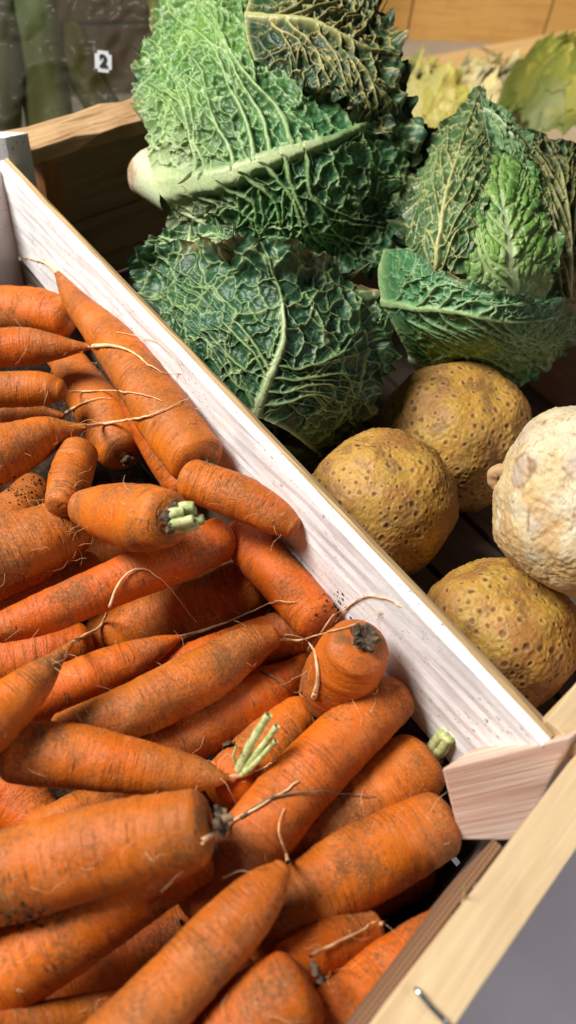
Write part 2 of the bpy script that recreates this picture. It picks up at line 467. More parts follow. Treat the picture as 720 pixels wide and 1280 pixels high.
C([(180, 950, 32), (270, 898, 37), (328, 868, 34), (362, 842, 18), (380, 820, 6)], 'bt', MID, 'brownish dusty carrot tapering to a thick root beside the upturned carrot',
  root=[(380, 820), (398, 795), (415, 772), (432, 758)])
C([(280, 985, 32), (338, 932, 35), (374, 895, 27), (391, 876, 9)], 'bt', MID, 'short carrot with a fine root curling up beside the upturned carrot',
  root=[(391, 876), (397, 850), (393, 815), (378, 797), (355, 794)])
C([(290, 950, 22), (296, 975, 27), (292, 988, 24)], 'bb', -.075, 'small orange carrot end sprouting trimmed green leaf stalks', stem='leaves')
C([(350, 1065, 42), (440, 1015, 48), (505, 970, 46), (522, 957, 42)], 'bc', MID, 'broad-shouldered carrot with a pale green stalk stub beside the corner block', stem='stub')
C([(-40, 532, 20), (30, 522, 20), (62, 519, 9), (78, 520, 4)], 'ot', MID, 'dull thin carrot half hidden between two pointed carrots at the left edge',
  root=[(78, 520), (92, 510), (108, 502), (126, 497), (142, 498)])
C([(-50, 720, 48), (20, 690, 49), (70, 667, 42), (88, 658, 36)], 'ob', -.075, 'thick blunt carrot with hairy roots, below the small pale stub')
C([(80, 445, 22), (105, 485, 28), (135, 530, 32), (152, 562, 30)], 'bc', MID, 'slanting carrot crossed by three thin roots, next to the longest one by the board')
C([(72, 342, 4), (95, 378, 15), (150, 440, 29), (207, 520, 36), (245, 572, 36)], 'tc', -.075, 'long tapering carrot lying against the white board with its dark stalk end down',
  root=[(72, 342), (58, 330), (40, 324), (22, 322)], stem='dark')
C([(-40, 386, 30), (40, 389, 31), (78, 396, 25)], 'ob', -.08, 'blunt shaded carrot nearest the corner post at the left edge')
C([(240, 600, 27), (300, 622, 29), (345, 646, 23), (366, 658, 14)], 'bb', -.07, 'smooth tapering carrot with its tip touching the white board')
C([(98, 568, 25), (88, 600, 26), (76, 630, 20)], 'bb', -.055, 'small pale wrinkled carrot stub hanging down over a thick blunt carrot')
C([(-40, 580, 42), (20, 560, 34), (60, 543, 24), (90, 537, 10), (105, 534, 5)], 'ot', -.045, 'plump pointed carrot above the small pale stub, with a straight thin root',
  root=[(105, 534), (140, 528), (180, 521), (205, 512), (235, 498)])
C([(-40, 489, 21), (30, 486, 22), (60, 486, 20), (74, 488, 14)], 'ob', -.055, 'pinkish finger-shaped carrot with a blunt end and straight whisker root',
  root=[(80, 490), (112, 489), (140, 488), (175, 492), (203, 500)])
C([(-40, 438, 25), (30, 434, 23), (65, 434, 17), (95, 434, 8), (112, 433, 4)], 'ot', -.05, 'pinkish pointed carrot whose long root curves down onto the white board',
  root=[(112, 433), (140, 432), (165, 440), (185, 455), (205, 466), (224, 466)])
C([(108, 635, 24), (140, 640, 36), (180, 647, 43), (204, 648, 39)], 'bc', -.05, 'stubby fat carrot with a fresh cut green top', stem='green', dz=.05)
C([(0, 785, 19), (60, 765, 27), (130, 735, 29), (210, 700, 32), (275, 674, 28)], 'bb', -.065, 'long smooth carrot sloping from the left edge up to the stubby green-topped one')
C([(20, 885, 30), (100, 852, 30), (160, 828, 26), (200, 808, 14), (222, 798, 5)], 'bt', -.085, 'dusty tapering carrot with a long root stretching right toward the white board',
  root=[(222, 798), (260, 786), (300, 771), (340, 753), (368, 752)])
C([(80, 915, 26), (170, 885, 35), (250, 845, 37), (310, 808, 27), (338, 796, 17)], 'bb', -.07, 'curved bright carrot whose thin root reaches across the upturned carrot',
  root=[(348, 799), (372, 800), (400, 793), (440, 781), (478, 764)])
C([(412, 866, 38), (420, 852, 44), (436, 826, 47), (447, 810, 41)], 'bc', -.145, 'upturned carrot showing its round dark crown against the white board', stem='ring', dz=.11)
C([(325, 1165, 42), (420, 1100, 48), (500, 1055, 44), (545, 1032, 40)], 'bb', -.085, 'big curved round-ended carrot below the corner block')
C([(250, 1135, 36), (290, 1085, 43), (370, 985, 42), (440, 915, 38), (492, 872, 30)], 'cb', -.07, 'longest diagonal carrot crossing the middle, round end near the white board')
C([(22, 940, 38), (90, 945, 40), (170, 957, 33), (240, 967, 23), (272, 972, 11), (284, 972, 4)], 'bt', -.06, 'horizontal soil-stained carrot with a pale root, reaching from the left edge',
  root=[(284, 972), (310, 968), (330, 960), (346, 949)])
C([(-60, 1258, 58), (60, 1180, 52), (160, 1118, 44), (246, 1070, 34)], 'oc', -.08, 'dark orange carrot directly beneath the thickest carrot at the lower left')
C([(-60, 1112, 54), (60, 1080, 55), (160, 1052, 55), (242, 1033, 48)], 'oc', -.055, 'thickest carrot of all, bright with a dusty pink crown end', stem='dark')
C([(-40, 1310, 34), (60, 1282, 28), (165, 1252, 20)], 'ob', MID, 'narrow carrot along the bottom left corner of the picture')
C([(360, 1210, 30), (420, 1180, 32), (462, 1162, 23)], 'bb', -.085, 'short carrot tip with a straight root beside the mesh panel',
  root=[(474, 1156), (490, 1147), (512, 1134), (538, 1115)])
C([(370, 1345, 58), (450, 1252, 44), (520, 1180, 27), (556, 1142, 11)], 'ob', -.07, 'tapering carrot lying along the bare end plank')
C([(240, 1350, 60), (330, 1272, 58), (368, 1240, 50)], 'oc', -.055, 'broad bottom carrot with a creased dark crown and a long straw root',
  root=[(388, 1196), (415, 1181), (445, 1165), (476, 1149)])
C([(100, 1352, 50), (208, 1246, 44), (284, 1164, 39), (331, 1112, 28), (352, 1087, 13)], 'ob', -.035, 'bright carrot pointing up from the bottom edge, thin root at its tip',
  root=[(360, 1078), (356, 1062), (349, 1045), (350, 1028), (356, 1010)])
C([(-50, 930, 42), (0, 890, 36), (45, 850, 24), (72, 822, 10), (88, 806, 4)], 'ot', -.03, 'tapering carrot with a long root looping over its neighbours, at the left edge',
  root=[(88, 806), (105, 795), (125, 783), (137, 758), (148, 730), (165, 713), (185, 712), (205, 728), (230, 757), (246, 778)])

def axis3d(c, za, zb):
    pts = c['pts']; n = len(pts)
    l = [0]
    for i in range(1, n): l.append(l[-1] + math.hypot(pts[i][0] - pts[i - 1][0], pts[i][1] - pts[i - 1][1]))
    P, Rd = [], []
    for (x, y, r), s in zip(pts, l):
        z = za + (zb - za) * s / l[-1]
        p = PZ(x, y, z); P.append(p); Rd.append(r * depth(p) / FPX)
    return np.array(P), np.array(Rd)

placed = []
for c in CARROTS:
    za = c['z']; zb = za + c['dz']
    for it in range(160):
        P, Rd = axis3d(c, za, zb)
        k = 28
        S = catmull(np.column_stack([P, Rd]), k)
        worst, wi = 0.0, 0
        for Q, deepq in placed:
            D = np.linalg.norm(S[:, None, :3] - Q[None, :, :3], axis=2)
            pen = (.55 if deepq else .84) * (S[:, None, 3] + Q[None, :, 3]) - D
            m = pen.max()
            if m > worst: worst = m; wi = int(np.unravel_index(pen.argmax(), pen.shape)[0])
        w = ((S[:, :3] - A0) @ nOut) + S[:, 3] * .9
        if w.max() > max(worst, .0015): worst = w.max(); wi = int(w.argmax())
        if worst < .0012: break
        st_ = max(.0012, worst * .5); f = wi / (k - 1)
        za += st_ * (1 - f) * 1.2; zb += st_ * f * 1.2
        if max(za, zb) > .035: break
    c['P'], c['R'] = P, Rd
    placed.append((S, c['z'] <= DEEP))
    print('carrot', len(placed), round(za, 3), round(zb, 3), it)

SEG = 36
carrot_objs = []
def build_carrot(c, idx):
    P, Rd = c['P'], c['R']; e0, e1 = c['ends']
    n = 90
    S = catmull(np.column_stack([P, Rd]), n)
    cen, rad = S[:, :3], np.maximum(S[:, 3], .0006)
    T0 = unit(cen[0] - cen[1]); T1 = unit(cen[-1] - cen[-2])
    def cap(p, t, r, kind):
        kk = {'b': .62, 'c': .48, 'o': .3, 't': .8}[kind]
        th = np.linspace(0, math.pi / 2, 14)[1:]
        ex = .78 if kind == 'c' else .95
        pr = r * np.maximum(np.cos(th), 0) ** ex
        pr[-1] = r * .02
        if kind == 'c':
            pp = p + t * (np.sin(th) * kk * r)[:, None]
            # sunken crown
            dp = np.where(pr < r * .36, (r * .36 - pr) * .35, 0)
            pp = pp - t * dp[:, None]
        else:
            pp = p + t * (np.sin(th) * kk * r)[:, None]
        return pp, np.maximum(pr, r * .02)
    p0, r0 = cap(cen[0], T0, rad[0], e0); p1, r1 = cap(cen[-1], T1, rad[-1], e1)
    cen = np.vstack([p0[::-1], cen, p1]); rad = np.concatenate([r0[::-1], rad, r1])
    co, s, a, T = tube(cen, rad, SEG)
    nn = len(cen)
    flat = co.reshape(-1, 3)
    ctr = np.repeat(cen, SEG + 1, 0); dirn = flat - ctr
    rr = np.linalg.norm(dirn, axis=1)[:, None]
    # ring folds: depend on s mostly, and a little round the body
    sv = np.repeat(s, SEG + 1); av = np.tile(a, nn)
    q = np.stack([sv * 1.0, np.cos(av) * .004, np.sin(av) * .004], 1) + idx * 1.37
    ringd = vnoise(q, 520, 3) * .010 + vnoise(q, 210, 5) * .022
    lump = fbm(ctr * .4 + dirn + idx, 55, 2, 9) * .045
    cr = np.tile(np.cos(av[:SEG + 1] * 2 + idx) * .02, nn)
    wave = np.cos(sv * 40 + idx * 2) * .02
    edge = np.minimum(sv, s[-1] - sv)
    flat = ctr + dirn * (1 + ringd + lump + cr + wave)[:, None]
    # crown end mask (soil sticks round the scar)
    mask = np.zeros(len(flat))
    R0_ = rad.max()
    if e0 == 'c': mask = np.maximum(mask, 1 - np.clip(sv / (R0_ * .75), 0, 1))
    if e1 == 'c': mask = np.maximum(mask, 1 - np.clip((s[-1] - sv) / (R0_ * .75), 0, 1))
    mask = mask * (.75 + .25 * vnoise(flat, 200, 4))
    uv = np.column_stack([sv, av * np.median(rad)])
    me = fastmesh('carrot', flat, gridquads(nn, SEG + 1), True, uv, np.repeat(mask[:, None], 3, 1))
    org = cen[len(cen) // 2] + DN * rad[len(rad) // 2]
    me.transform(Matrix.Translation(-Vector(org)))
    o = link('carrot', me, M_CARROT); o.location = org
    tag(o, c['label'], 'carrot', 'carrots heaped in the crate')
    c['obj'] = o; c['ext'] = (cen[0], T0, rad[13], cen[-1], T1, rad[-14])
    bv = BVHTree.FromPolygons([tuple(x) for x in flat], [tuple(x) for x in gridquads(nn, SEG + 1)])
    c['bvh'] = bv
    return o

for i, c in enumerate(CARROTS): build_carrot(c, i)

bvhs = [c['bvh'] for c in CARROTS]
def hit_depth(px, py):
    d = Vector(ray(px, py)); L_ = d.length; d.normalize(); o = Vector(CAM)
    best = 9.0
    for b in bvhs:
        r = b.ray_cast(o, d)
        if r[0] is not None: best = min(best, r[3] / L_)
    # the white board
    dd = np.array(d); den = dd @ nOut
    if den > 1e-6:
        tt = ((A0 - CAM) @ nOut) / den
        p = CAM + dd * tt
        if -.09 < p[2] < 0: best = min(best, tt / L_)
    fz = (ZF - HCAM) / ray(px, py)[2]
    return min(best, fz)

def lay_strand(px, r_off=.0016, start=None):
    """a strand that lies on whatever is under it"""
    dense = catmull(np.array(px, float), len(px) * 4)
    deps = np.array([hit_depth(x, y) - r_off for x, y in dense])
    if start is not None: deps[0] = start
    for _ in range(3):
        sm = deps.copy(); sm[1:-1] = np.minimum(deps[1:-1], (deps[:-2] + deps[1:-1] + deps[2:]) / 3 )
        if start is not None: sm[0] = start
        deps = sm
    return [PD(x, y, d) for (x, y), d in zip(dense, deps)]

for i, c in enumerate(CARROTS):
    o = c['obj']
    if c['root']:
        px = c['root']
        tip0 = c['pts'][0]; tip1 = c['pts'][-1]
        d0 = math.hypot(px[0][0] - tip0[0], px[0][1] - tip0[1]); d1_ = math.hypot(px[0][0] - tip1[0], px[0][1] - tip1[1])
        tp = c['P'][0] if d0 < d1_ else c['P'][-1]
        rt = (c['R'][0] if d0 < d1_ else c['R'][-1])
        path = lay_strand(px, .0018, depth(tp))
        thin = c['ends'][0 if d0 < d1_ else 1] == 't'
        path = [np.array(p) for p in path]
        strand('root', path, min(rt * .95, .0017) if thin else .0010, .00026, M_ROOT, o, 8, n=len(path) * 3)
    st = c['stem']; e = c['ext']
    if st or 'c' in c['ends']:
        if c['ends'][1] == 'c': cp, ct, cr_ = e[3], e[4], e[5]
        else: cp, ct, cr_ = e[0], e[1], e[2]
        # ragged dark scar with stalk bases round it
        cp = cp + ct * (cr_ * (.36 if st in ('ring', 'green', 'dark', None) else .30))
        k = 26
        ang = np.linspace(0, 2 * math.pi, k, endpoint=False)
        ux = unit(np.cross(ct, [0.3, .2, 1])); uy = np.cross(ct, ux)
        base_r = cr_ * (.40 if st == 'ring' else .44 if st == 'green' else .24 if st is None else .34)
        rings = []
        for j, (rf, hf) in enumerate(((1.05, -.25), (1.0, .12), (.78, .26), (.5, .02), (.02, -.08))):
            w = 1 + .22 * np.sin(ang * 5 + j + i) + rng.uniform(-.15, .15, k)
            rings.append(cp + ct * (hf * base_r * (1 + rng.uniform(-.5, .9, k)))[:, None] + base_r * rf * w[:, None] * (np.cos(ang)[:, None] * ux + np.sin(ang)[:, None] * uy))
        me = fastmesh('crown_scar', np.vstack(rings), gridquads(5, k, True), False)
        link('crown_scar', me, M_SCAR, o)
        if st in ('green', 'stub', 'dark'):
            nst = {'green': 6, 'stub': 2, 'dark': 4}[st]
            bm_co, bm_q, base = [], [], 0
            tgt = {'green': unit(PZ(246, 642, cp[2] + .002) - PZ(222, 646, cp[2])), 'stub': unit(PZ(566, 910, cp[2] + .03) - cp), 'dark': ct}[st]
            for j in range(nst):
                an = 2 * math.pi * j / nst + .4
                rad0 = base_r * (.55 if st == 'green' else .3)
                p0 = cp + rad0 * (math.cos(an) * ux + math.sin(an) * uy) * (1 if st != 'stub' else .6) - ct * .001
                ln = {'green': .011, 'stub': .034, 'dark': .006}[st] * random.uniform(.55, 1.25)
                p1 = p0 + tgt * ln * .5 + (math.cos(an) * ux + math.sin(an) * uy) * .0012
                p2 = p0 + tgt * ln + (math.cos(an) * ux + math.sin(an) * uy) * .0006
                w0 = {'green': .0036, 'stub': .0042, 'dark': .0022}[st]
                pth = catmull([p0, p1, p2], 12); rd = np.linspace(w0, w0 * .78, 12)
                co, s_, a_, T_ = tube(np.vstack([pth, pth[-1:] + 1e-5 * T1 if False else pth[-1] + tgt * 1e-5]), np.append(rd, w0 * .05), 9)
                nn_ = 13
                bm_co.append(co.reshape(-1, 3)); bm_q.append(gridquads(nn_, 10) + base); base += nn_ * 10
            me = fastmesh('stalk_stub', np.vstack(bm_co), np.vstack(bm_q), True)
            link('stalk_stub', me, M_STEM if st != 'dark' else M_DARKROOT, o)
    if st == 'leaves':
        for (pp, w) in (([(299, 962), (308, 940), (322, 915), (336, 893)], 8), ([(303, 965), (318, 945), (334, 925), (346, 907)], 6.5), ([(302, 968), (318, 955), (332, 940), (345, 926)], 5), ([(297, 958), (292, 946), (296, 932)], 3)):
            dz = hit_depth(pp[0][0], pp[0][1])
            pth = [PD(x, y, dz - .003 - .0035 * j) for j, (x, y) in enumerate(pp)]
            strand('leaf_stalk', pth, w * dz / FPX * .9, w * dz / FPX * .62, M_STEM, o, 8)

# fine hairs on some carrots
def hairs(c, n, seed):
    r_ = random.Random(seed); co, qd, base = [], [], 0
    P, Rd = c['P'], c['R']
    S = catmull(np.column_stack([P, Rd]), 60)
    for _ in range(n):
        i = r_.randrange(4, 56); t = unit(S[i + 1][:3] - S[i][:3])
        v = unit(CAM - S[i][:3]); v = unit(v - t * (v @ t)); w = np.cross(t, v)
        an = r_.uniform(-1.35, 1.35); nrm = math.cos(an) * v + math.sin(an) * w
        tg = -math.sin(an) * v + math.cos(an) * w
        b = S[i][:3] + nrm * S[i][3] * .985
        ln = r_.uniform(.004, .018)
        dr = unit(tg * r_.uniform(-1, 1) + t * r_.uniform(-1, 1))
        p = [b]
        for k in range(1, 5):
            dr = unit(dr + np.array([r_.uniform(-.7, .7) for _ in range(3)]))
            p.append(p[-1] + dr * ln / 4 + nrm * ln * (.12 if k < 3 else -.02))
        q = catmull(p, 10)
        cc_, s_, a_, T_ = tube(q, np.linspace(.00012, .00005, 10), 4)
        co.append(cc_.reshape(-1, 3)); qd.append(gridquads(10, 5) + base); base += 50
    o = link('root_hair', fastmesh('root_hair', np.vstack(co), np.vstack(qd), True), M_ROOT, c['obj'])
    o['kind'] = 'stuff'
for i, c in enumerate(CARROTS):
    if i >= 10: hairs(c, 34 if i in (12, 19, 20) else 9, i)

# loose roots and soil
for px, r, lab in (([(252, 1052), (285, 1030), (320, 1010), (350, 992), (372, 975)], .0012, 'loose pale root lying across the longest diagonal carrot'),
                   ([(300, 1022), (330, 1002), (360, 992), (395, 990), (430, 992), (468, 996)], .0009, 'loose brown root crossing toward the broad-shouldered carrot'),
                   ([(326, 838), (345, 848), (362, 862), (378, 866)], .0009, 'short black root in the gap left of the upturned carrot'),
                   ([(418, 778), (436, 758), (460, 745), (490, 752), (512, 768)], .0007, 'fine curling root resting on the inside of the white board'),
                   ([(145, 415), (190, 425), (220, 450), (232, 478)], .0004, 'hair-thin root curved against the white board')):
    o = strand('loose_root', lay_strand(px, .0014), r, r * .35, M_DARKROOT if 'black' in lab or 'brown' in lab else M_ROOT, None, 7, n=60)
    tag(o, lab, 'root', 'loose roots on the carrots')

def soil():
    co, qd, base = [], [], 0
    # bed of crumbs on the crate's bottom and clots in the gaps
    n = 60
    u, v = np.meshgrid(np.linspace(0, 1, n), np.linspace(0, 1, n), indexing='ij')
    b = A0[None, None] + d1 * (u * L)[..., None] - nOut * (.004 + v * .36)[..., None]
    b[..., 2] = ZF + .004 + (fbm(b.reshape(-1, 3), 60, 4, 2) * .004).reshape(n, n)
    co.append(b.reshape(-1, 3)); qd.append(gridquads(n, n)); base += n * n
    spots = [(20, 612), (45, 602), (30, 622), (18, 1150), (42, 1145), (418, 757)]
    for sx, sy in spots:
        for _ in range(26):
            x, y = sx + random.gauss(0, 10), sy + random.gauss(0, 8)
            d = hit_depth(x, y) - .0001
            p = PD(x, y, d); r = random.uniform(.0002, .0009)
            k, m_ = 8, 6
            th = np.linspace(0, math.pi, m_); ph = np.linspace(0, 2 * math.pi, k, endpoint=False)
            s = np.stack([np.sin(th)[:, None] * np.cos(ph), np.sin(th)[:, None] * np.sin(ph), np.cos(th)[:, None] * np.ones(k)], -1).reshape(-1, 3)
            s = s * (1 + .45 * vnoise(s + x, 2.2, 1))[:, None] * r
            co.append(p + s); qd.append(gridquads(m_, k, True) + base); base += m_ * k
    o = link('soil', fastmesh('soil', np.vstack(co), np.vstack(qd), False), M_SOIL)
    tag(o, 'dark soil crumbs caught between the carrots and on the crate bottom', 'soil', None, 'stuff')
soil()

# ------------------------------------------------------------------ cabbages
def two_nearest(pts, seeds):
    f1 = np.empty(len(pts)); f2 = np.empty(len(pts)); idx = np.empty(len(pts), int)
    S2 = (seeds ** 2).sum(1)
    for k in range(0, len(pts), 20000):
        p = pts[k:k + 20000]
        D = (p ** 2).sum(1)[:, None] + S2[None] - 2 * p @ seeds.T
        i = np.argpartition(D, 2, axis=1)[:, :2]
        d = np.sqrt(np.maximum(np.take_along_axis(D, i, 1), 0))
        o = np.argsort(d, 1); d = np.take_along_axis(d, o, 1); i = np.take_along_axis(i, o, 1)
        f1[k:k + 20000], f2[k:k + 20000], idx[k:k + 20000] = d[:, 0], d[:, 1], i[:, 0]
    return f1, f2, idx

def poisson(pts, dist, seed):
    r_ = np.random.default_rng(seed)
    order = r_.permutation(len(pts))[:9000]; keep = []
    cand = pts[order]; alive = np.ones(len(cand), bool)
    for i in range(len(cand)):
        if alive[i]:
            keep.append(cand[i])
            alive &= ((cand - cand[i]) ** 2).sum(1) > (dist * (.75 + .5 * r_.random())) ** 2
    return np.array(keep)

class Ref:
    def __init__(s, cx, cy, R, dep, flat=1.0): s.cx, s.cy, s.R, s.dep, s.flat = cx, cy, R, dep, flat
    def pt(s, x, y, lift=0.0):
        q = ((x - s.cx) ** 2 + (y - s.cy) ** 2) / s.R ** 2
        b = math.sqrt(max(0, 1.04 - q)) if q < 1 else .2 - (math.sqrt(q) - 1) * .9
        m = s.R * s.dep / FPX
        d = s.dep - b * m * s.flat - lift * m
        return PD(x, y, d)

def surf(ctrl, n, m):
    R_, C_ = ctrl.shape[:2]
    a = np.stack([catmull(ctrl[:, j], n) for j in range(C_)], 1)
    return np.stack([catmull(a[i], m) for i in range(n)], 0)

GREEN = dict(cell=(.009, .056, .018), cell2=(.032, .150, .045), vein=(.40, .56, .22), pale=(.58, .66, .34), edge=(.02, .07, .03))
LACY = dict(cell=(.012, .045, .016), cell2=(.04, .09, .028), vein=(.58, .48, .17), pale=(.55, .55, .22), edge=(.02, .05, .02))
LIGHT = dict(cell=(.075, .20, .025), cell2=(.15, .31, .045), vein=(.42, .52, .20), pale=(.55, .66, .36), edge=(.05, .16, .05))

def leaf(name, parent, ref, net, pal, n=260, cell=.011, big=.03, deep=.0030, ruffle=.006, rib=.0042, ribh=.003, palew=.3, palu=0.0, sides=6, seed=1, sign=1, vwf=1.0, brown=0.0, swap=None, fanrib=False, edgegap=0.0):
    ctrl = np.array([[ref.pt(*p) for p in row] for row in net])
    m = n
    G = surf(ctrl, n, m)                       # rows v, cols u
    v = np.linspace(0, 1, n)[:, None] * np.ones((1, m)); u = np.ones((n, 1)) * np.linspace(-1, 1, m)[None]
    # ragged outline: pull the rim in and out
    gu = np.gradient(G, axis=1); gv = np.gradient(G, axis=0)
    flat = G.reshape(-1, 3)
    rimv = sstep(.82, 1, v); rimu = sstep(.8, 1, np.abs(u))
    nz = fbm(flat, 75, 3, seed).reshape(n, m); nz2 = fbm(flat, 230, 2, seed + 5).reshape(n, m)
    def lim(g): return g / (np.linalg.norm(g, axis=2)[..., None] + 1e-9)
    jag = (nz * .0035 + nz2 * .0012)[..., None]
    G = G + lim(gv) * jag * rimv[..., None] + lim(gu) * jag * (np.sign(u) * rimu * sstep(.12, .3, v))[..., None]
    N = np.cross(np.gradient(G, axis=1), np.gradient(G, axis=0)); N /= np.linalg.norm(N, axis=2)[..., None] + 1e-12
    view = CAM - G; fl = np.sign((N * view).sum(2).mean()); N *= fl
    flat = G.reshape(-1, 3)
    size = np.linalg.norm(G[-1, m // 2] - G[0, m // 2])
    # warp the lookup so cells are not regular
    wz = np.stack([fbm(flat, 130, 2, seed + k * 31) for k in range(3)], 1) * .0028 + np.stack([fbm(flat, 30, 2, seed + 7 + k * 31) for k in range(3)], 1) * .004
    L_ = flat + wz
    sb = poisson(L_, big, seed); ss_ = poisson(L_, cell, seed + 1); st_ = poisson(L_, cell * .5, seed + 2)
    def edged(sd):
        f1, f2, ix = two_nearest(L_, sd); return (f2 - f1) * .5, ix
    db, ib = edged(sb); ds, is_ = edged(ss_); dt, it_ = edged(st_)
    # main veins: midrib + pinnate sides, as sampled points with width
    rr = random.Random(seed)
    lines = [([(0 + .03 * math.sin(t * 3), t) for t in np.linspace(0, .97, 300)], rib, .16)]
    for k in range(sides):
        for sgn in (-1, 1):
            v0 = (.02 if fanrib else .05) + (.35 if fanrib else .62) * (k + rr.uniform(.1, .6)) / sides
            u1 = sgn * rr.uniform(.8, .98); v1 = min(.98, v0 + (1 - v0) * (.30 + .5 * (k + 1) / sides)) if not fanrib else .4 + .58 * (k + 1) / sides
            wob = rr.uniform(-.05, .05)
            ln = []
            for t in np.linspace(0, 1, 200):
                e = t ** 1.25
                ln.append((u1 * t * (1 - .1 * math.sin(t * 3)) + .02 * math.sin(t * 9 + k), min(.99, v0 + (v1 - v0) * e + wob * math.sin(t * 3.1) + .012 * math.sin(t * 13 + sgn))))
            lines.append((ln, rib * (.235 if rib > .008 else .42), .30))
            # forks
            for tf in (.35, .6):
                i0 = int(tf * 199); uu, vv = ln[i0]; fs = rr.choice((-1, 1))
                fk = [(uu + (ln[-1][0] - uu) * t * .9, min(.99, max(.02, vv + (ln[-1][1] - vv) * t + fs * .16 * t ** .8))) for t in np.linspace(0, 1, 120)]
                lines.append((fk, rib * (.115 if rib > .008 else .22), .35))
    vp, vw = [], []
    for ln, w, tail in lines:
        for j, (uu, vv) in enumerate(ln):
            a_, b_ = vv * (n - 1), (uu + 1) / 2 * (m - 1)
            i0, j0 = int(min(n - 2, max(0, a_))), int(min(m - 2, max(0, b_))); fa, fb = a_ - i0, b_ - j0
            vp.append(G[i0, j0] * (1 - fa) * (1 - fb) + G[i0 + 1, j0] * fa * (1 - fb) + G[i0, j0 + 1] * (1 - fa) * fb + G[i0 + 1, j0 + 1] * fa * fb)
            vw.append(w * (1 - (1 - tail) * j / (len(ln) - 1)))
    vp, vw = np.array(vp), np.array(vw)
    best = np.full(len(flat), 9.0); bw = np.zeros(len(flat))
    lw = flat + wz * .25
    for k in range(0, len(flat), 6000):
        p = lw[k:k + 6000]
        D = np.sqrt(np.maximum((p ** 2).sum(1)[:, None] + (vp ** 2).sum(1)[None] - 2 * p @ vp.T, 0))
        Q = D / vw[None]; i = Q.argmin(1)
        best[k:k + 6000] = Q[np.arange(len(p)), i]; bw[k:k + 6000] = vw[i]
    vf, uf = v.ravel(), np.abs(u.ravel())
    main = np.exp(-(best / .62) ** 2)
    vb = np.exp(-(db / (big * .027 * vwf)) ** 2) ; vs = np.exp(-(ds / (cell * .050 * vwf)) ** 2); vt = np.exp(-(dt / (cell * .03)) ** 2)
    basefade = sstep(.0, .22, vf)
    vein = np.maximum.reduce([main, vb * .9 * (.4 + .6 * basefade), vs * .85 * (.3 + .7 * basefade), vt * .22])
    # pockets between the veins
    dd = np.minimum(db, np.minimum(ds, best * bw * .8))
    depthc = deep * (.45 + .9 * _hash(is_, is_ * 3 + 1, is_ * 7, seed)) * (.25 + .75 * basefade)
    poc = 1 - np.exp(-dd / (cell * .105))
    rimf = .35 + .65 * sstep(0, .16, np.minimum(1 - uf + .25 * (vf < .2), 1 - vf))
    deep = deep * rimf; depthc = depthc * rimf
    h = -sign * depthc * poc - sign * deep * .28 * (1 - np.exp(-dt / (cell * .1))) * basefade
    h = h - sign * deep * .75 * (1 - np.exp(-np.minimum(db, best * bw * .7) / (big * .17))) * basefade
    h = h + fbm(flat, 260, 2, seed + 3) * deep * .16 * basefade
    h = h + main * (ribh * np.minimum(1, bw / rib) * (1 if sign > 0 else .25))
    mw = np.exp(-(best / .8) ** 4) * np.minimum(1, bw / (rib * .22))
    h = h * (1 - mw) + mw * ribh * .8 * np.minimum(1, bw / rib) * (1 if sign > 0 else .2)
    edge = np.minimum(1 - uf + .25 * (vf < .2), 1 - vf)
    rf = np.exp(-edge / .09)
    h = h + ruffle * rf * (fbm(flat, 42, 3, seed + 8) * 1.3 + .5 * fbm(flat, 110, 2, seed + 9)) + ruffle * .9 * np.exp(-edge / .2) * vnoise(flat, 24, seed + 2)
    co = flat + N.reshape(-1, 3) * h[:, None]
    # pigment, with some side lighting mixed in by swap
    def c3(x): return np.array(pal[x])[None]
    mixc = sstep(-.5, .6, fbm(flat, 30, 3, seed + 4))[:, None]
    colr = c3('cell') * (1 - mixc) + c3('cell2') * mixc
    if swap is not None:  # lighter green towards one edge, partly brighter light put into the colour
        w = sstep(*swap[1:], u.ravel() * swap[0])[:, None]
        colr = colr * (1 - w) + (np.array(LIGHT['cell']) * (1 - mixc) + np.array(LIGHT['cell2']) * mixc) * w
    ed = (np.exp(-edge / .12) * .7)[:, None]
    colr = colr * (1 - ed) + c3('edge') * ed
    vc = vein[:, None] * .92
    colr = colr * (1 - vc) + c3('vein') * vc
    pl_ = np.clip(np.exp(-vf / palew) * 1.25 - .12 + palu * np.exp(-(uf / .3) ** 2) * (1 - vf), 0, 1)[:, None]
    pl_ = np.maximum(pl_, (np.exp(-(best / .8) ** 4) * (bw > rib * .4))[:, None] * .75)
    colr = colr * (1 - pl_) + c3('pale') * pl_
    if brown:
        bz = np.clip(np.exp(-edge / .03) * 1.2, 0, 1) * sstep(.1, .5, fbm(flat, 60, 3, seed + 12)) * brown
        colr = colr * (1 - bz[:, None]) + np.array([[.30, .17, .06]]) * bz[:, None]
    o = link(name, fastmesh(name, co, gridquads(n, m), True, None, colr), M_LEAF, parent)
    return o

def ball(cen, rad, n, fn, name, mat, parent=None, axis=None):
    th = np.linspace(.0, math.pi, n); ph = np.linspace(0, 2 * math.pi, 2 * n, endpoint=False)
    s = np.stack([np.sin(th)[:, None] * np.cos(ph), np.sin(th)[:, None] * np.sin(ph), np.cos(th)[:, None] * np.ones(2 * n)], -1).reshape(-1, 3)
    if axis is not None:
        rot = np.array(Vector((0, 0, 1)).rotation_difference(Vector(axis)).to_matrix()); s = s @ rot.T
    disp, colr = fn(s)
    co = np.asarray(cen) + s * np.asarray(rad) * (1 + disp)[:, None]
    me = fastmesh(name, co, gridquads(n, 2 * n, True), True, None, colr)
    return me

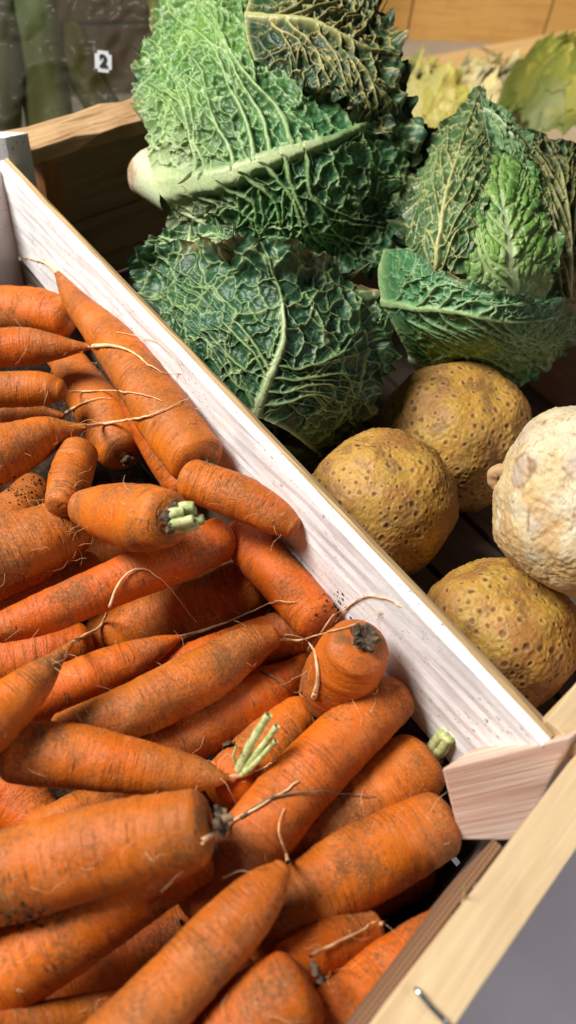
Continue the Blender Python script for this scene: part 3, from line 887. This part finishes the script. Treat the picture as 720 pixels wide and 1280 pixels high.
def heart(parent, ref, sc, seed, pal=GREEN, name='head'):
    cen = PD(ref.cx, ref.cy, ref.dep + ref.R * ref.dep / FPX * (1 - ref.flat)); R_ = ref.R * ref.dep / FPX * sc
    def fn(s):
        sd = poisson(s, .16, seed); w = s + np.stack([fbm(s, 7, 2, seed + k) for k in range(3)], 1) * .05
        f1, f2, ix = two_nearest(w, sd); d = (f2 - f1) * .5
        v = np.exp(-(d / .014) ** 2)
        disp = -.035 * (1 - np.exp(-d / .02)) + fbm(s, 5, 3, seed) * .04
        mixc = sstep(-.5, .5, fbm(s, 3, 3, seed))[:, None]
        c = np.array(pal['cell']) * (1 - mixc) + np.array(pal['cell2']) * mixc
        return disp, c * (1 - v[:, None] * .7) + np.array(pal['vein']) * v[:, None] * .7
    me = ball(cen, R_, 150, fn, name, M_LEAF)
    return link(name, me, M_LEAF, parent)

# --- A: the big head on top
rA = Ref(340, 150, 182, .675, .62)
cabA = empty('savoy_cabbage', tuple(PD(340, 150, .70) + DN * .12), 'largest savoy cabbage, on top, with a pale thick midrib and cut stem', 'cabbage', 'savoy cabbages in the rear crate')
heart(cabA, rA, .74, 3)
leaf('leaf', cabA, rA,
     [[(188, 218), (194, 228), (203, 238), (212, 250), (216, 260)],
      [(172, 152), (225, 165, .04), (278, 220, .05), (272, 262), (244, 282)],
      [(167, 80), (245, 90, .05), (345, 190, .06), (338, 264, .02), (292, 305, .0)],
      [(186, 15), (290, 35, .05), (418, 166, .05), (410, 278, .08), (362, 326, .05)],
      [(228, -70), (350, -50, .04), (506, 128, .0), (524, 245, .14), (468, 346, .2)]],
     GREEN, n=360, cell=.0110, big=.030, deep=.0036, ruffle=.009, rib=.0140, ribh=.008, palew=.20, sides=6, seed=11, swap=(-1, -.05, .75), brown=.5)
leaf('leaf', cabA, rA,
     [[(318, -40, .02), (312, -5, .04), (306, 20, .05), (308, 45, .04), (318, 75, .03)],
      [(392, -50, .06), (392, -5, .1), (390, 25, .12), (385, 62, .10), (372, 98, .07)],
      [(440, -40, .08), (450, 10, .12), (452, 55, .12), (448, 95, .1), (432, 130, .06)],
      [(478, -30, .1), (488, 25, .1), (494, 75, .1), (500, 125, .08), (490, 180, .05)]],
     LACY, n=240, cell=.015, big=.036, deep=.0045, vwf=.62, ruffle=.009, rib=.0052, ribh=.003, palew=.015, sides=5, seed=23, brown=.3)
leaf('leaf', cabA, rA,
     [[(330, -30, -.1), (350, 20, -.1), (370, 80, -.1), (380, 140, -.1)],
      [(430, -40, -.08), (440, 20, -.06), (455, 90, -.06), (465, 170, -.06)],
      [(465, -30, -.05), (497, 60, -.0), (512, 150, -.02), (512, 235, -.05)]],
     dict(LACY, vein=(.2, .22, .08)), n=200, cell=.010, big=.028, deep=.004, ruffle=.014, rib=.003, palew=.03, sides=4, seed=29)
leaf('leaf', cabA, rA,
     [[(205, 250, -.08), (225, 262, -.05), (250, 270, -.03)],
      [(215, 285, -.1), (290, 300, -.06), (370, 290, -.02)],
      [(255, 310, -.1), (360, 335, -.08), (470, 318, -.02)]],
     dict(GREEN, cell=(.05, .14, .06)), n=160, cell=.010, big=.026, deep=.003, ruffle=.006, rib=.003, palew=.4, sides=4, seed=37)
# cut stem
def stem_disc():
    a = PD(222, 240, .655); b = PD(182, 214, .672)
    pth = catmull([a, a * .5 + b * .5, b], 14); rd = np.linspace(.020, .0205, 14)
    co, s, an, T = tube(pth, rd, 26)
    t = unit(b - a)
    end = co[-1].copy()
    rings = [co[i] for i in range(14)]
    for f in (.9, .6, .3, .03):
        rings.append(b + (end - b) * f + t * (vnoise(b + (end - b) * f, 300, 2) * .0015)[:, None])
    r_ = np.stack(rings); fl = r_.reshape(-1, 3)
    fl = fl + (vnoise(fl, 150, 1) * .0012)[:, None] * t
    br = sstep(-.3, .5, fbm(fl, 90, 3, 2))[:, None]
    endm = (np.arange(18) > 9).astype(float).repeat(27)[:, None]
    c = np.array([[.52, .58, .34]]) * (1 - endm) + (np.array([[.62, .50, .36]]) * (1 - br) + np.array([[.36, .24, .13]]) * br) * endm
    link('stem', fastmesh('stem', fl, gridquads(18, 27), True, None, c), M_CELW, cabA)
stem_disc()

# --- B: lower left head
rB = Ref(330, 430, 152, .59, .8)
cabB = empty('savoy_cabbage', tuple(PD(330, 430, .60) + DN * .09), 'dark green savoy cabbage with fan veins, just behind the white board', 'cabbage', 'savoy cabbages in the rear crate')
heart(cabB, rB, .86, 5)
leaf('leaf', cabB, rB,
     [[(235, 470, .0), (275, 505, .03), (318, 520, .04), (360, 540, .03), (400, 570, -.05)],
      [(215, 430, .02), (268, 450, .06), (335, 470, .08), (395, 515, .06), (440, 560, .0)],
      [(190, 390, .02), (252, 400, .08), (350, 420, .10), (425, 470, .08), (468, 535, .02)],
      [(172, 350, .06), (240, 350, .10), (345, 365, .12), (440, 415, .10), (474, 490, .04)],
      [(164, 318, .30), (222, 300, .40), (326, 304, .42), (450, 338, .36), (478, 430, .2)]],
     dict(GREEN, cell=(.007, .045, .016), cell2=(.026, .105, .040), vein=(.34, .45, .17)), n=330, cell=.0115, big=.030, deep=.0028, ruffle=.010, rib=.0046, ribh=.0026, palew=.02, sides=4, seed=41, brown=.8, fanrib=True)
leaf('leaf', cabB, rB,
     [[(225, 345, -.1), (232, 338, -.1), (240, 332, -.1), (262, 328, -.1)],
      [(195, 322, .0), (215, 315, .02), (255, 305, .04), (290, 305, .02)],
      [(180, 300, .05), (215, 285, .08), (258, 283, .08), (300, 300, .06)]],
     GREEN, n=150, cell=.009, big=.022, deep=.003, ruffle=.010, rib=.0055, ribh=.003, palew=.5, sides=4, seed=47)
leaf('leaf', cabB, rB,
     [[(400, 480, -.3), (410, 440, -.3), (415, 400, -.3), (410, 360, -.3)],
      [(450, 470, -.2), (462, 435, -.18), (468, 400, -.2), (450, 360, -.25)],
      [(478, 470, -.25), (496, 430, -.15), (500, 398, -.2), (485, 372, -.3)]],
     dict(GREEN, cell=(.03, .10, .045)), n=150, cell=.009, big=.024, deep=.0032, ruffle=.011, rib=.003, palew=.1, sides=4, seed=53)
leaf('leaf', cabB, rB,
     [[(300, 540, -.3), (330, 550, -.3), (370, 560, -.3)],
      [(310, 560, -.3), (350, 572, -.3), (400, 572, -.35)],
      [(320, 575, -.35), (365, 590, -.35), (425, 578, -.4)]],
     LIGHT, n=110, cell=.009, big=.022, deep=.0025, ruffle=.006, rib=.003, sides=3, seed=59)

# --- C: right head, opened leaves
rC = Ref(608, 315, 138, .66)
cabC = empty('savoy_cabbage', tuple(PD(608, 315, .66) + DN * .09), 'open savoy cabbage at the right with folded lacy leaves round a pale inner leaf', 'cabbage', 'savoy cabbages in the rear crate')
heart(cabC, rC, .74, 9)
# pale inner leaf with white rib
leaf('leaf', cabC, rC,
     [[(600, 385, .0), (622, 392, .0), (645, 392, .02), (662, 388, .0), (680, 380, .0)],
      [(578, 345, .02), (602, 335, .05), (638, 335, .08), (668, 335, .05), (692, 330, .0)],
      [(582, 290, .04), (602, 280, .06), (632, 280, .08), (665, 280, .05), (688, 285, .0)],
      [(595, 240, .04), (605, 228, .05), (622, 225, .06), (655, 225, .03), (678, 240, .0)],
      [(602, 190, -.02), (612, 178, .0), (630, 175, .0), (652, 180, -.03), (668, 205, -.05)]],
     dict(LIGHT, cell=(.10, .25, .035), cell2=(.18, .36, .06)), n=240, cell=.010, big=.024, deep=.0020, ruffle=.004, rib=.0060, ribh=.004, palew=.16, sides=5, seed=61, sign=-1)
# left folded lacy leaf
leaf('leaf', cabC, rC,
     [[(500, 375, -.2), (530, 380, -.1), (560, 385, -.1), (590, 385, -.1)],
      [(500, 310, .0), (530, 318, .08), (560, 328, .10), (588, 335, .08)],
      [(508, 255, .02), (535, 255, .12), (570, 262, .16), (602, 275, .12)],
      [(528, 205, .02), (555, 195, .14), (585, 200, .2), (620, 215, .16)],
      [(548, 165, .02), (572, 150, .12), (598, 155, .2), (622, 175, .2)],
      [(580, 130, .02), (592, 112, .08), (604, 110, .12), (620, 140, .16)]],
     dict(LACY, cell=(.05, .12, .035), cell2=(.10, .20, .07), vein=(.58, .55, .22)), n=230, cell=.0125, big=.030, deep=.0026, vwf=.75, ruffle=.004, rib=.0036, palew=.04, sides=5, seed=67)
# hood at the tip, folding over to the right
leaf('leaf', cabC, rC,
     [[(598, 108, .10), (602, 125, .18), (606, 150, .22), (612, 180, .22)],
      [(612, 118, .10), (620, 135, .18), (626, 160, .20), (630, 185, .16)],
      [(635, 140, .06), (642, 160, .14), (648, 185, .14), (652, 205, .10)],
      [(655, 165, .0), (662, 185, .06), (668, 210, .08), (672, 235, .04)]],
     dict(LIGHT, cell=(.06, .17, .07), cell2=(.12, .25, .12)), n=150, cell=.008, big=.02, deep=.0028, ruffle=.006, rib=.002, palew=.02, sides=3, seed=71)
# right lacy leaf
leaf('leaf', cabC, rC,
     [[(690, 415, -.05), (700, 418, -.08), (712, 415, -.15), (725, 405, -.25)],
      [(685, 340, .04), (702, 345, .02), (724, 340, -.08), (745, 325, -.3)],
      [(680, 265, .06), (698, 265, .04), (722, 262, -.06), (745, 250, -.3)],
      [(668, 205, .05), (686, 205, .02), (710, 205, -.08), (735, 200, -.3)],
      [(645, 165, .0), (665, 165, -.02), (690, 172, -.08), (715, 182, -.2)]],
     LACY, n=220, cell=.0145, big=.032, deep=.0030, vwf=.65, ruffle=.004, rib=.0040, palew=.04, sides=5, seed=73)
# front cupped leaf
leaf('leaf', cabC, rC,
     [[(478, 312, .06), (472, 342, .06), (478, 380, .06), (495, 415, .03), (512, 448, .0)],
      [(510, 312, .10), (518, 345, .16), (525, 385, .2), (540, 425, .18), (556, 462, .08)],
      [(545, 335, .16), (560, 355, .22), (575, 390, .26), (590, 430, .24), (605, 470, .12)],
      [(592, 365, .20), (608, 375, .26), (622, 400, .30), (638, 435, .28), (650, 472, .14)],
      [(650, 372, .20), (662, 385, .26), (672, 402, .28), (684, 425, .26), (692, 448, .14)],
      [(722, 372, .2), (725, 382, .24), (728, 392, .26), (729, 400, .22), (730, 408, .14)]],
     dict(GREEN, cell=(.055, .19, .065), cell2=(.11, .29, .12), vein=(.42, .58, .28), pale=(.42, .60, .24)), n=270, cell=.0095, big=.026, deep=.0024, ruffle=.005, rib=.0044, ribh=.002, palew=.03, sides=6, seed=79, brown=.8, swap=(1, .1, .7))
# lower under-leaf
leaf('leaf', cabC, rC,
     [[(505, 430, -.1), (512, 450, -.1), (520, 470, -.12)],
      [(560, 450, .02), (570, 470, .02), (580, 485, -.05)],
      [(630, 452, .05), (640, 470, .05), (648, 482, -.05)],
      [(700, 420, .0), (705, 435, .0), (708, 445, -.1)]],
     dict(LIGHT, cell=(.06, .2, .05)), n=150, cell=.009, big=.022, deep=.002, ruffle=.006, rib=.0035, sides=4, seed=83)
# dark frill between A and C
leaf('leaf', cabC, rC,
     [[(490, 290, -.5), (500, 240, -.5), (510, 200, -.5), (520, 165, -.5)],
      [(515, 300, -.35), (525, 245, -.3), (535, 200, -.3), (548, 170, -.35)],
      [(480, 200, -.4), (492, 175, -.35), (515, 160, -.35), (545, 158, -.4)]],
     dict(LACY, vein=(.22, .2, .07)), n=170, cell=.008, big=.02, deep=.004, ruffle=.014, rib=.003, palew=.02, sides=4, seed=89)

# ------------------------------------------------------------------ celeriac
def celeriac(px, py, rp, dep, label, seed, squash=(1, 1, 1), white=False):
    cen = PD(px, py, dep); R_ = rp * dep / FPX
    def fn(s):
        r_ = np.random.default_rng(seed)
        pits = poisson(s, .110, seed)
        f1, f2, ix = two_nearest(s, pits)
        pr = .015 + .020 * _hash(ix, ix * 5, ix * 9 + 1, seed)
        q = f1 / pr * np.where(_hash(ix, ix * 2 + 9, ix * 4, seed + 3) < .3, 2.2, 1)
        q = q * (1 + .35 * fbm(s, 14, 2, seed + 14))
        lump = fbm(s, 1.6, 2, seed) * .07 + fbm(s, 5, 2, seed + 1) * .009
        fine = fbm(s, 24, 4, seed + 2) * .008
        if not white:
            pit = np.exp(-q ** 2); rim = np.exp(-((q - 1.5) / .45) ** 2)
            disp = lump + fine - .016 * pit + .008 * rim
            m1 = sstep(-.5, .6, fbm(s, 2.0, 3, seed + 6))[:, None]
            c = np.array([[.47, .255, .05]]) * (1 - m1) + np.array([[.35, .165, .04]]) * m1
            yl = sstep(.1, .7, fbm(s, 3.2, 2, seed + 8))[:, None] * .6
            c = c * (1 - yl) + np.array([[.44, .28, .045]]) * yl
            dk = sstep(.0, .8, fbm(s, 5, 4, seed + 3))[:, None] * .65
            c = c * (1 - dk) + np.array([[.20, .10, .035]]) * dk
            rm = rim[:, None] * .22; c = c * (1 - rm) + np.array([[.60, .42, .16]]) * rm
            pm = np.clip(np.exp(-(q / 1.0) ** 4), 0, 1)[:, None] * (.6 + .4 * _hash(ix, ix + 3, ix * 2, seed + 1))[:, None]
            c = c * (1 - pm) + np.array([[.12, .045, .016]]) * pm
        else:
            big = poisson(s, .42, seed + 20)
            w = s + np.stack([fbm(s, 6, 2, seed + k) for k in range(3)], 1) * .05
            g1, g2, gx = two_nearest(w, big)
            br = .08 + .10 * _hash(gx, gx * 3, gx * 5 + 2, seed)
            k = g1 / br
            patch = sstep(1.35, .5, k); ring = np.exp(-((k - 1) / .12) ** 2)
            facet = fbm(w, 3.4, 2, seed + 4)
            disp = lump * .8 + fine + .006 * patch - .007 * ring + .010 * facet
            m1 = sstep(-.4, .6, fbm(s, 3, 3, seed + 6))[:, None]
            c = np.array([[.62, .53, .36]]) * (1 - m1) + np.array([[.60, .46, .24]]) * m1
            lv = patch[:, None] * (.45 + .5 * _hash(gx, gx + 7, gx * 3, seed + 2))[:, None]
            c = c * (1 - lv) + np.array([[.46, .36, .27]]) * lv
            sc = (ring * sstep(-.1, .5, fbm(s, 9, 2, seed + 7)))[:, None] * .8
            c = c * (1 - sc) + np.array([[.25, .13, .07]]) * sc
            fl = np.exp(-(np.abs(fbm(w, 9, 3, seed + 9)) / .07) ** 2)[:, None] * sstep(-.3, .4, fbm(s, 4, 2, seed + 10))[:, None]
            c = c * (1 - fl * .9) + np.array([[.34, .18, .08]]) * fl * .9
            # bark left near the left rim and below
            sx = s @ CR; sy = s @ CU
            bark = sstep(.25, .6, -sx * .55 - sy * .55 + fbm(s, 5, 3, seed + 11) * .35 - .1)[:, None] * .75
            c = c * (1 - bark) + np.array([[.55, .34, .13]]) * bark
        return disp, c
    e = empty('celeriac', tuple(cen + DN * R_ * .95), label, 'celeriac', 'celeriac roots in the rear crate')
    me = ball(cen, R_ * np.array(squash), 230, fn, 'root_ball', None, axis=unit(np.array([.6, .9, .2])))
    link('root_ball', me, M_CELW if white else M_CEL, e)
    return e, cen, R_
celeriac(476, 630, 93, .55, 'yellow-brown pitted celeriac under the fan-veined cabbage, touching the white board', 5)
celeriac(622, 795, 99, .50, 'yellow-brown pitted celeriac half beneath the pale pared one', 8)
celeriac(568, 548, 92, .63, 'dull shaded celeriac underneath the open cabbage at the right', 13)
eW, cW, RW = celeriac(738, 630, 120, .46, 'pale cream pared celeriac with brown scars, topmost at the right edge', 21, (.98, 1.02, 1.02), True)
strand('side_root', [PD(632, 588, .475), PD(618, 590, .477), PD(616, 602, .48), PD(624, 612, .48)], .005, .003, M_SLAT, eW, 9)

# ------------------------------------------------------------------ rear crate
rearc = empty('vegetable_crate', tuple(PZ(400, 500, ZF)), 'rough wooden crate behind the carrot crate, holding cabbages and celeriac', 'crate')
g0 = a0 + nOut * .013 - d1 * .05
W2 = .37; L2 = L + .04
def rb(name, a, b, side, dn, mat): return board(name, a, b, side, dn, mat, rearc, cuts=4, rough=.0005)
rb('side_board', g0 + DN * .012, g0 + d1 * L2 + DN * .012, nOut * .006, DN * .10, M_DIMWOOD)
h0 = g0 + nOut * W2
h0 = h0 + d1 * .36
rb('side_board', h0 + DN * .0, h0 + d1 * (L2 - .36), nOut * .007, DN * .085, M_PINKB)
rb('side_board', h0 + DN * .095, h0 + d1 * (L2 - .36) + DN * .095, nOut * .007, DN * .07, M_PINKB)
rq = g0 + d1 * L2
rb('end_board', rq + DN * .004, rq + nOut * W2 + DN * .004, d1 * .007, DN * .16, M_PINKB)
for k in range(6):
    q = g0 + nOut * (.006 + k * .062) + DN * (-ZF + .0)
    board('bottom_slat', q, q + d1 * L2, nOut * .056, DN * .006, M_DARKW, rearc)
# far left end: flat top slat, post and two boards under it
s0, s1, s2, s3 = PZ(2, 164, -.004), PZ(186, 116, -.004), PZ(200, 143, -.004), PZ(34, 190, -.004)
sd = unit(s1 - s0)
e1_, e2_ = s1 + sd * .22, s2 + sd * .22
prism('end_slat', [s3 + DN * .012, e2_ + DN * .012, e1_ + DN * .012, s0 + DN * .012, s3, e2_, e1_, s0], M_SLAT, rearc, cuts=14, rough=.0022, longaxis=sd)
ep = s3 + DN * .014 + sd * .012
sdn = np.array([-sd[1], sd[0], 0])
rb('end_board', ep + sd * .02 + sdn * .012, ep + sd * .4 + sdn * .012, sdn * .007, DN * .07, M_DIMWOOD)
rb('end_board', ep + sd * .02 + sdn * .012 + DN * .0715, ep + sd * .4 + sdn * .012 + DN * .0715, sdn * .007, DN * .07, M_DIMWOOD)
prism('corner_post', [ep + DN * .15, ep + sd * .018 + DN * .15, ep + sd * .018 + sdn * .02 + DN * .15, ep + sdn * .02 + DN * .15, ep, ep + sd * .018, ep + sd * .018 + sdn * .02, ep + sdn * .02], M_RUST, rearc, longaxis=DN, rough=.0015, cuts=4)
# near right corner: rough pale rail ends
k0, k1 = PZ(683, 898, .004), PZ(760, 812, .004); kd = unit(k1 - k0); kn = np.array([kd[1], -kd[0], 0])
board('end_slat', k0, k0 + kd * .2, kn * .03, DN * .012, M_BARE, rearc, cuts=6, rough=.0015)
p0 = PZ(678, 900, -.010)
board('corner_block', p0, p0 + kd * .03, kn * .02, DN * .12, M_TAN, rearc, cuts=3, rough=.001)

# ------------------------------------------------------------------ behind: further crate, lettuces, partition
D3 = 1.45
c3e = empty('vegetable_crate', tuple(PD(600, 100, D3) + DN * .2), 'blurred wooden crate of lettuces far behind the open cabbage', 'crate')
def up_pt(px, py, d): return PD(px, py, d)
t0, t1 = PD(400, 118, 1.50), PD(640, 30, 1.66)
td = unit((t1 - t0) * np.array([1, 1, 0])); tn = np.array([-td[1], td[0], 0])
hgt = .0
t0 = np.array([t0[0], t0[1], t0[2]]); 
board('top_slat', t0, t0 + td * .50, tn * .075, DN * .03, M_BARE, c3e, cuts=3, rough=.001)
board('end_board', t0 + td * .02 + DN * .035 + tn * .02, t0 + td * .50 + DN * .033 + tn * .02, tn * .012, DN * .2, M_RUST, c3e)
board('end_slat', t0 + td * .515 + DN * -.002, t0 + td * .9 + DN * -.002, tn * .07, DN * .03, M_BARE, c3e, cuts=3, rough=.001)
board('side_board', t0 + td * .02 + DN * .10 - tn * .35, t0 + td * .02 + DN * .10 + tn * .0, td * .012, DN * .1, M_TAN, c3e)
board('bottom_slat', t0 + DN * .17 - tn * .60 - td * .1, t0 + td * 1.2 + DN * .17 - tn * .60, tn * .62, DN * .012, M_RUST, c3e)
# warm panelling behind
w0 = PD(330, 40, 1.95); w0[2] = .5
wd = unit(np.array([1, .28, 0])); wn = np.array([-wd[1], wd[0], 0])
wp = empty('wood_partition', tuple(w0 + DN * .9), 'warm tan wooden panel wall in the blurred background, upper right', 'partition')
for k in range(5):
    board('panel', w0 + wd * (k * .385), w0 + wd * (k * .385 + .38), wn * .02, DN * .9, M_TAN, wp)

def lettuce(px, py, rp, dep, label, seed, pal):
    cen = PD(px, py, dep); e = empty('lettuce', tuple(cen + DN * rp * dep / FPX), label, 'lettuce', 'lettuces in the far crate')
    r_ = random.Random(seed); R_ = rp * dep / FPX
    for k in range(15):
        an = k * 2.4 + seed; el = .25 + .5 * (k % 3) / 2
        n = 40
        vv, uu = np.meshgrid(np.linspace(0, 1, n), np.linspace(-1, 1, n), indexing='ij')
        th = el + (1.2 - .9 * el) * vv * 1.3 ; wd_ = .75 * np.sin(np.clip(vv * 2.3 + .25, 0, math.pi)) * uu
        dx = np.sin(th) * np.cos(an + wd_); dy = np.sin(th) * np.sin(an + wd_); dz = np.cos(th)
        rr_ = R_ * (.74 + .28 * vv)
        co = np.stack([dx * rr_, dy * rr_, dz * rr_], -1).reshape(-1, 3) + np.asarray(cen) * 1.0
        co = co + (fbm(co, 34, 3, seed + k) * .03 * np.maximum(np.abs(uu), vv).ravel() ** 2)[:, None] * np.array([.5, .5, 1])
        m = (np.abs(uu).ravel() ** .7 * vv.ravel() ** .5)[:, None]
        c = np.array([pal[0]]) * (1 - m) + np.array([pal[1]]) * m
        link('leaf', fastmesh('leaf', co, gridquads(n, n), True, None, c), M_LEAF, e)
lettuce(500, 150, 82, 1.42, 'blurred yellow-green lettuce seen between the largest cabbage and the open one', 3, ((.62, .60, .28), (.42, .42, .04)))
lettuce(600, 145, 72, 1.48, 'blurred pale cream lettuce right behind the tip of the open cabbage', 5, ((.70, .64, .42), (.58, .55, .25)))
lettuce(715, 130, 88, 1.40, 'blurred dark green lettuce at the upper right edge', 8, ((.32, .32, .06), (.13, .18, .02)))

# ------------------------------------------------------------------ behind left: bagged leeks with a number tag
M_FILM = NT('clear_film')
_n = M_FILM.noise(M_FILM.tc('Object'), 14, 3)
M_FILM.fin((.50, .48, .40), .18, M_FILM.bump(_n, .6, .01), .6)
_tr = M_FILM.n('ShaderNodeBsdfTransparent'); _tr.inputs[0].default_value = (.74, .73, .66, 1)
_mx = M_FILM.n('ShaderNodeMixShader'); _mx.inputs[0].default_value = .035
M_FILM.l(_tr.outputs[0], _mx.inputs[1]); M_FILM.l(M_FILM.p.outputs[0], _mx.inputs[2]); M_FILM.l(_mx.outputs[0], M_FILM.out.inputs[0])
bag = empty('produce_bag', tuple(PD(90, 150, 1.0)), 'crumpled clear plastic bag bearing a small white number tag, upper left', 'bag')
n = 70
gx, gy = np.meshgrid(np.linspace(-80, 230, n), np.linspace(175, -90, n), indexing='xy')
dp = .885 + fbm(np.stack([gx.ravel() / 100, gy.ravel() / 100, gx.ravel() * 0], 1), 1.6, 4, 3) * .022
co = np.array([PD(x, y, d) for x, y, d in zip(gx.ravel(), gy.ravel(), dp)])
film = link('film', fastmesh('film', co, gridquads(n, n), True), M_FILM.m, bag)
sol = film.modifiers.new('thick', 'SOLIDIFY'); sol.thickness = .0006
M_TAG = plain('tag_card', (.78, .79, .80), .4)
M_INK = plain('tag_ink', (.03, .03, .035), .5)
tagc = PD(129, 77, .835)
bm = bmesh.new(); bmesh.ops.create_grid(bm, x_segments=1, y_segments=1, size=.5)
bmesh.ops.scale(bm, vec=(.018, .0205, 1), verts=bm.verts)
bmesh.ops.bevel(bm, geom=list(bm.verts), offset=.0032, segments=5, affect='VERTICES')
r = bmesh.ops.extrude_face_region(bm, geom=list(bm.faces)); bmesh.ops.translate(bm, vec=(0, 0, -.0008), verts=[q for q in r['geom'] if isinstance(q, bmesh.types.BMVert)])
bmesh.ops.recalc_face_normals(bm, faces=bm.faces)
me = bpy.data.meshes.new('number_tag'); bm.to_mesh(me); bm.free()
TM = Matrix.Identity(4)
zx = unit(CAM - tagc + np.array([0, 0, -.1])); xx = unit(np.cross([0.05, .1, 1], zx)); yy = np.cross(zx, xx)
for i in range(3): TM[i][0], TM[i][1], TM[i][2], TM[i][3] = xx[i], yy[i], zx[i], tagc[i]
ntag = link('number_tag', me, M_TAG, bag); ntag.matrix_parent_inverse = Matrix.Identity(4)
ntag.matrix_local = Matrix.Translation(-bag.location) @ TM
fc = bpy.data.curves.new('digit', 'FONT'); fc.body = '2'; fc.size = .0165; fc.align_x = 'CENTER'; fc.align_y = 'CENTER'; fc.extrude = .0002; fc.offset = .0007
dg = bpy.data.objects.new('digit', fc); COL.objects.link(dg); 
bpy.context.view_layer.update()
dme = bpy.data.meshes.new_from_object(dg.evaluated_get(bpy.context.evaluated_depsgraph_get()))
bpy.data.objects.remove(dg)
dg = link('digit', dme, None); dme.materials.clear(); dme.materials.append(M_INK)
dg.parent = ntag; dg.location = (0, 0, .0008)

def leek(pts, r, label, c0, c1, seed):
    pth = catmull(np.array([PD(*p) for p in pts]), 60)
    rad = r * (1 + .25 * np.linspace(0, 1, 60))
    co, s, a, T = tube(pth, rad, 40)
    fl = co.reshape(-1, 3); ctr = np.repeat(pth, 41, 0)
    av = np.tile(a, 60)
    fl = ctr + (fl - ctr) * (1 + .05 * np.cos(av * 3 + seed) + .03 * fbm(fl, 40, 2, seed))[:, None]
    t = np.repeat(np.linspace(0, 1, 60), 41)[:, None]
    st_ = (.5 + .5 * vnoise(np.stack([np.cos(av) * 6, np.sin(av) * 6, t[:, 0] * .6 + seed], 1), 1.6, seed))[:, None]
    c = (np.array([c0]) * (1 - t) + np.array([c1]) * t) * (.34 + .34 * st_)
    o = link('leek', fastmesh('leek', fl, gridquads(60, 41), True, None, c), M_CELW)
    tag(o, label, 'leek', 'leeks in the clear bag')
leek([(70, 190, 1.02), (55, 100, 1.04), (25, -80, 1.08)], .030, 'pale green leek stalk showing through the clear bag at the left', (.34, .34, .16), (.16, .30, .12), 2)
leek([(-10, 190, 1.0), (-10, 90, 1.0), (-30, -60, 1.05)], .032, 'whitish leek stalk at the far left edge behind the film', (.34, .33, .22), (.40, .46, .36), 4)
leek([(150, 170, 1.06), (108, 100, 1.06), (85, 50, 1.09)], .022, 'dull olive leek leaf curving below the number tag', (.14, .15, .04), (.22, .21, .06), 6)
bb = empty('wood_board', tuple(PD(120, 60, 1.22) + DN * .3), 'dim brown boards standing behind the bagged leeks', 'board')
q0, q1 = PD(-170, 40, 1.42), PD(440, -40, 1.62)
qd = unit((q1 - q0) * np.array([1, 1, 0])); qn = np.array([-qd[1], qd[0], 0])
board('plank', q0, q0 + qd * .95, qn * .01, DN * .5, M_DARKW, bb)
board('plank', q0 - DN * .32, q0 + qd * .95 - DN * .32, qn * .01, DN * .312, M_DARKW, bb)

# ------------------------------------------------------------------ setting: grey floor
t = NT('grey_floor'); nn1 = t.noise(t.tc('Object'), 5, 4)
M_FLOOR = t.fin(t.mix(t.ss(nn1, .3, .7), (.36, .33, .34), (.44, .41, .42)), .6, None, .3)
fz = -.40
me = fastmesh('floor', np.array([[-6, -4, fz], [6, -4, fz], [6, 8, fz], [-6, 8, fz]], float), np.array([[0, 1, 2, 3]]), False)
fo = link('floor', me, M_FLOOR); tag(fo, 'grey smooth floor below the crates', 'floor', None, 'structure')

# stand that carries the crates
M_STAND = plain('stand_wood', (.10, .075, .055), .7, n=30, c2=(.06, .045, .035))
sc_ = A0 - d1 * .1 + DN * (-ZF + .0065); 
sa = sc_ + d2 * .5
stand = board('display_stand', sa, sa + d1 * (L + .07), -d2 * .98, DN * .03, M_STAND)
tag(stand, 'dark display shelf carrying both crates', 'shelf')

# ------------------------------------------------------------------ light
def area(name, loc, tgt, size, power, colr, sy=None):
    l = bpy.data.lights.new(name, 'AREA'); l.size = size; l.energy = power; l.color = colr
    if sy: l.shape = 'RECTANGLE'; l.size_y = sy
    o = bpy.data.objects.new(name, l); COL.objects.link(o)
    o.location = loc
    o.rotation_euler = (Vector(tgt) - Vector(loc)).to_track_quat('-Z', 'Y').to_euler()
    return o
area('window_light', (-.84, .32, .98), (.05, .40, -.05), .52, 38, (1.0, .97, .93))
wl = area('wall_fill', (1.0, 1.15, .75), (.55, 1.75, -.3), .35, 8.5, (1.0, .78, .46)); wl.data.spread = math.radians(95)  # added unseen lamp, brightens the panelling and lettuces at the back
fl_ = area('floor_fill', (1.3, -.35, .8), (.45, -.1, -.4), .3, 2.6, (.97, .95, 1.0)); fl_.data.spread = math.radians(60)  # added unseen lamp, lifts the grey of the floor
wd_ = bpy.data.worlds.new('World'); SC.world = wd_; wd_.use_nodes = True
bgn = wd_.node_tree.nodes['Background']; bgn.inputs[0].default_value = (.82, .88, 1, 1); bgn.inputs[1].default_value = .035

SC.view_settings.view_transform = 'Standard'; SC.view_settings.look = 'None'
SC.view_settings.exposure = 0.0; SC.view_settings.gamma = 1
SC.cycles.use_denoising = True
SC.cycles.max_bounces = 6
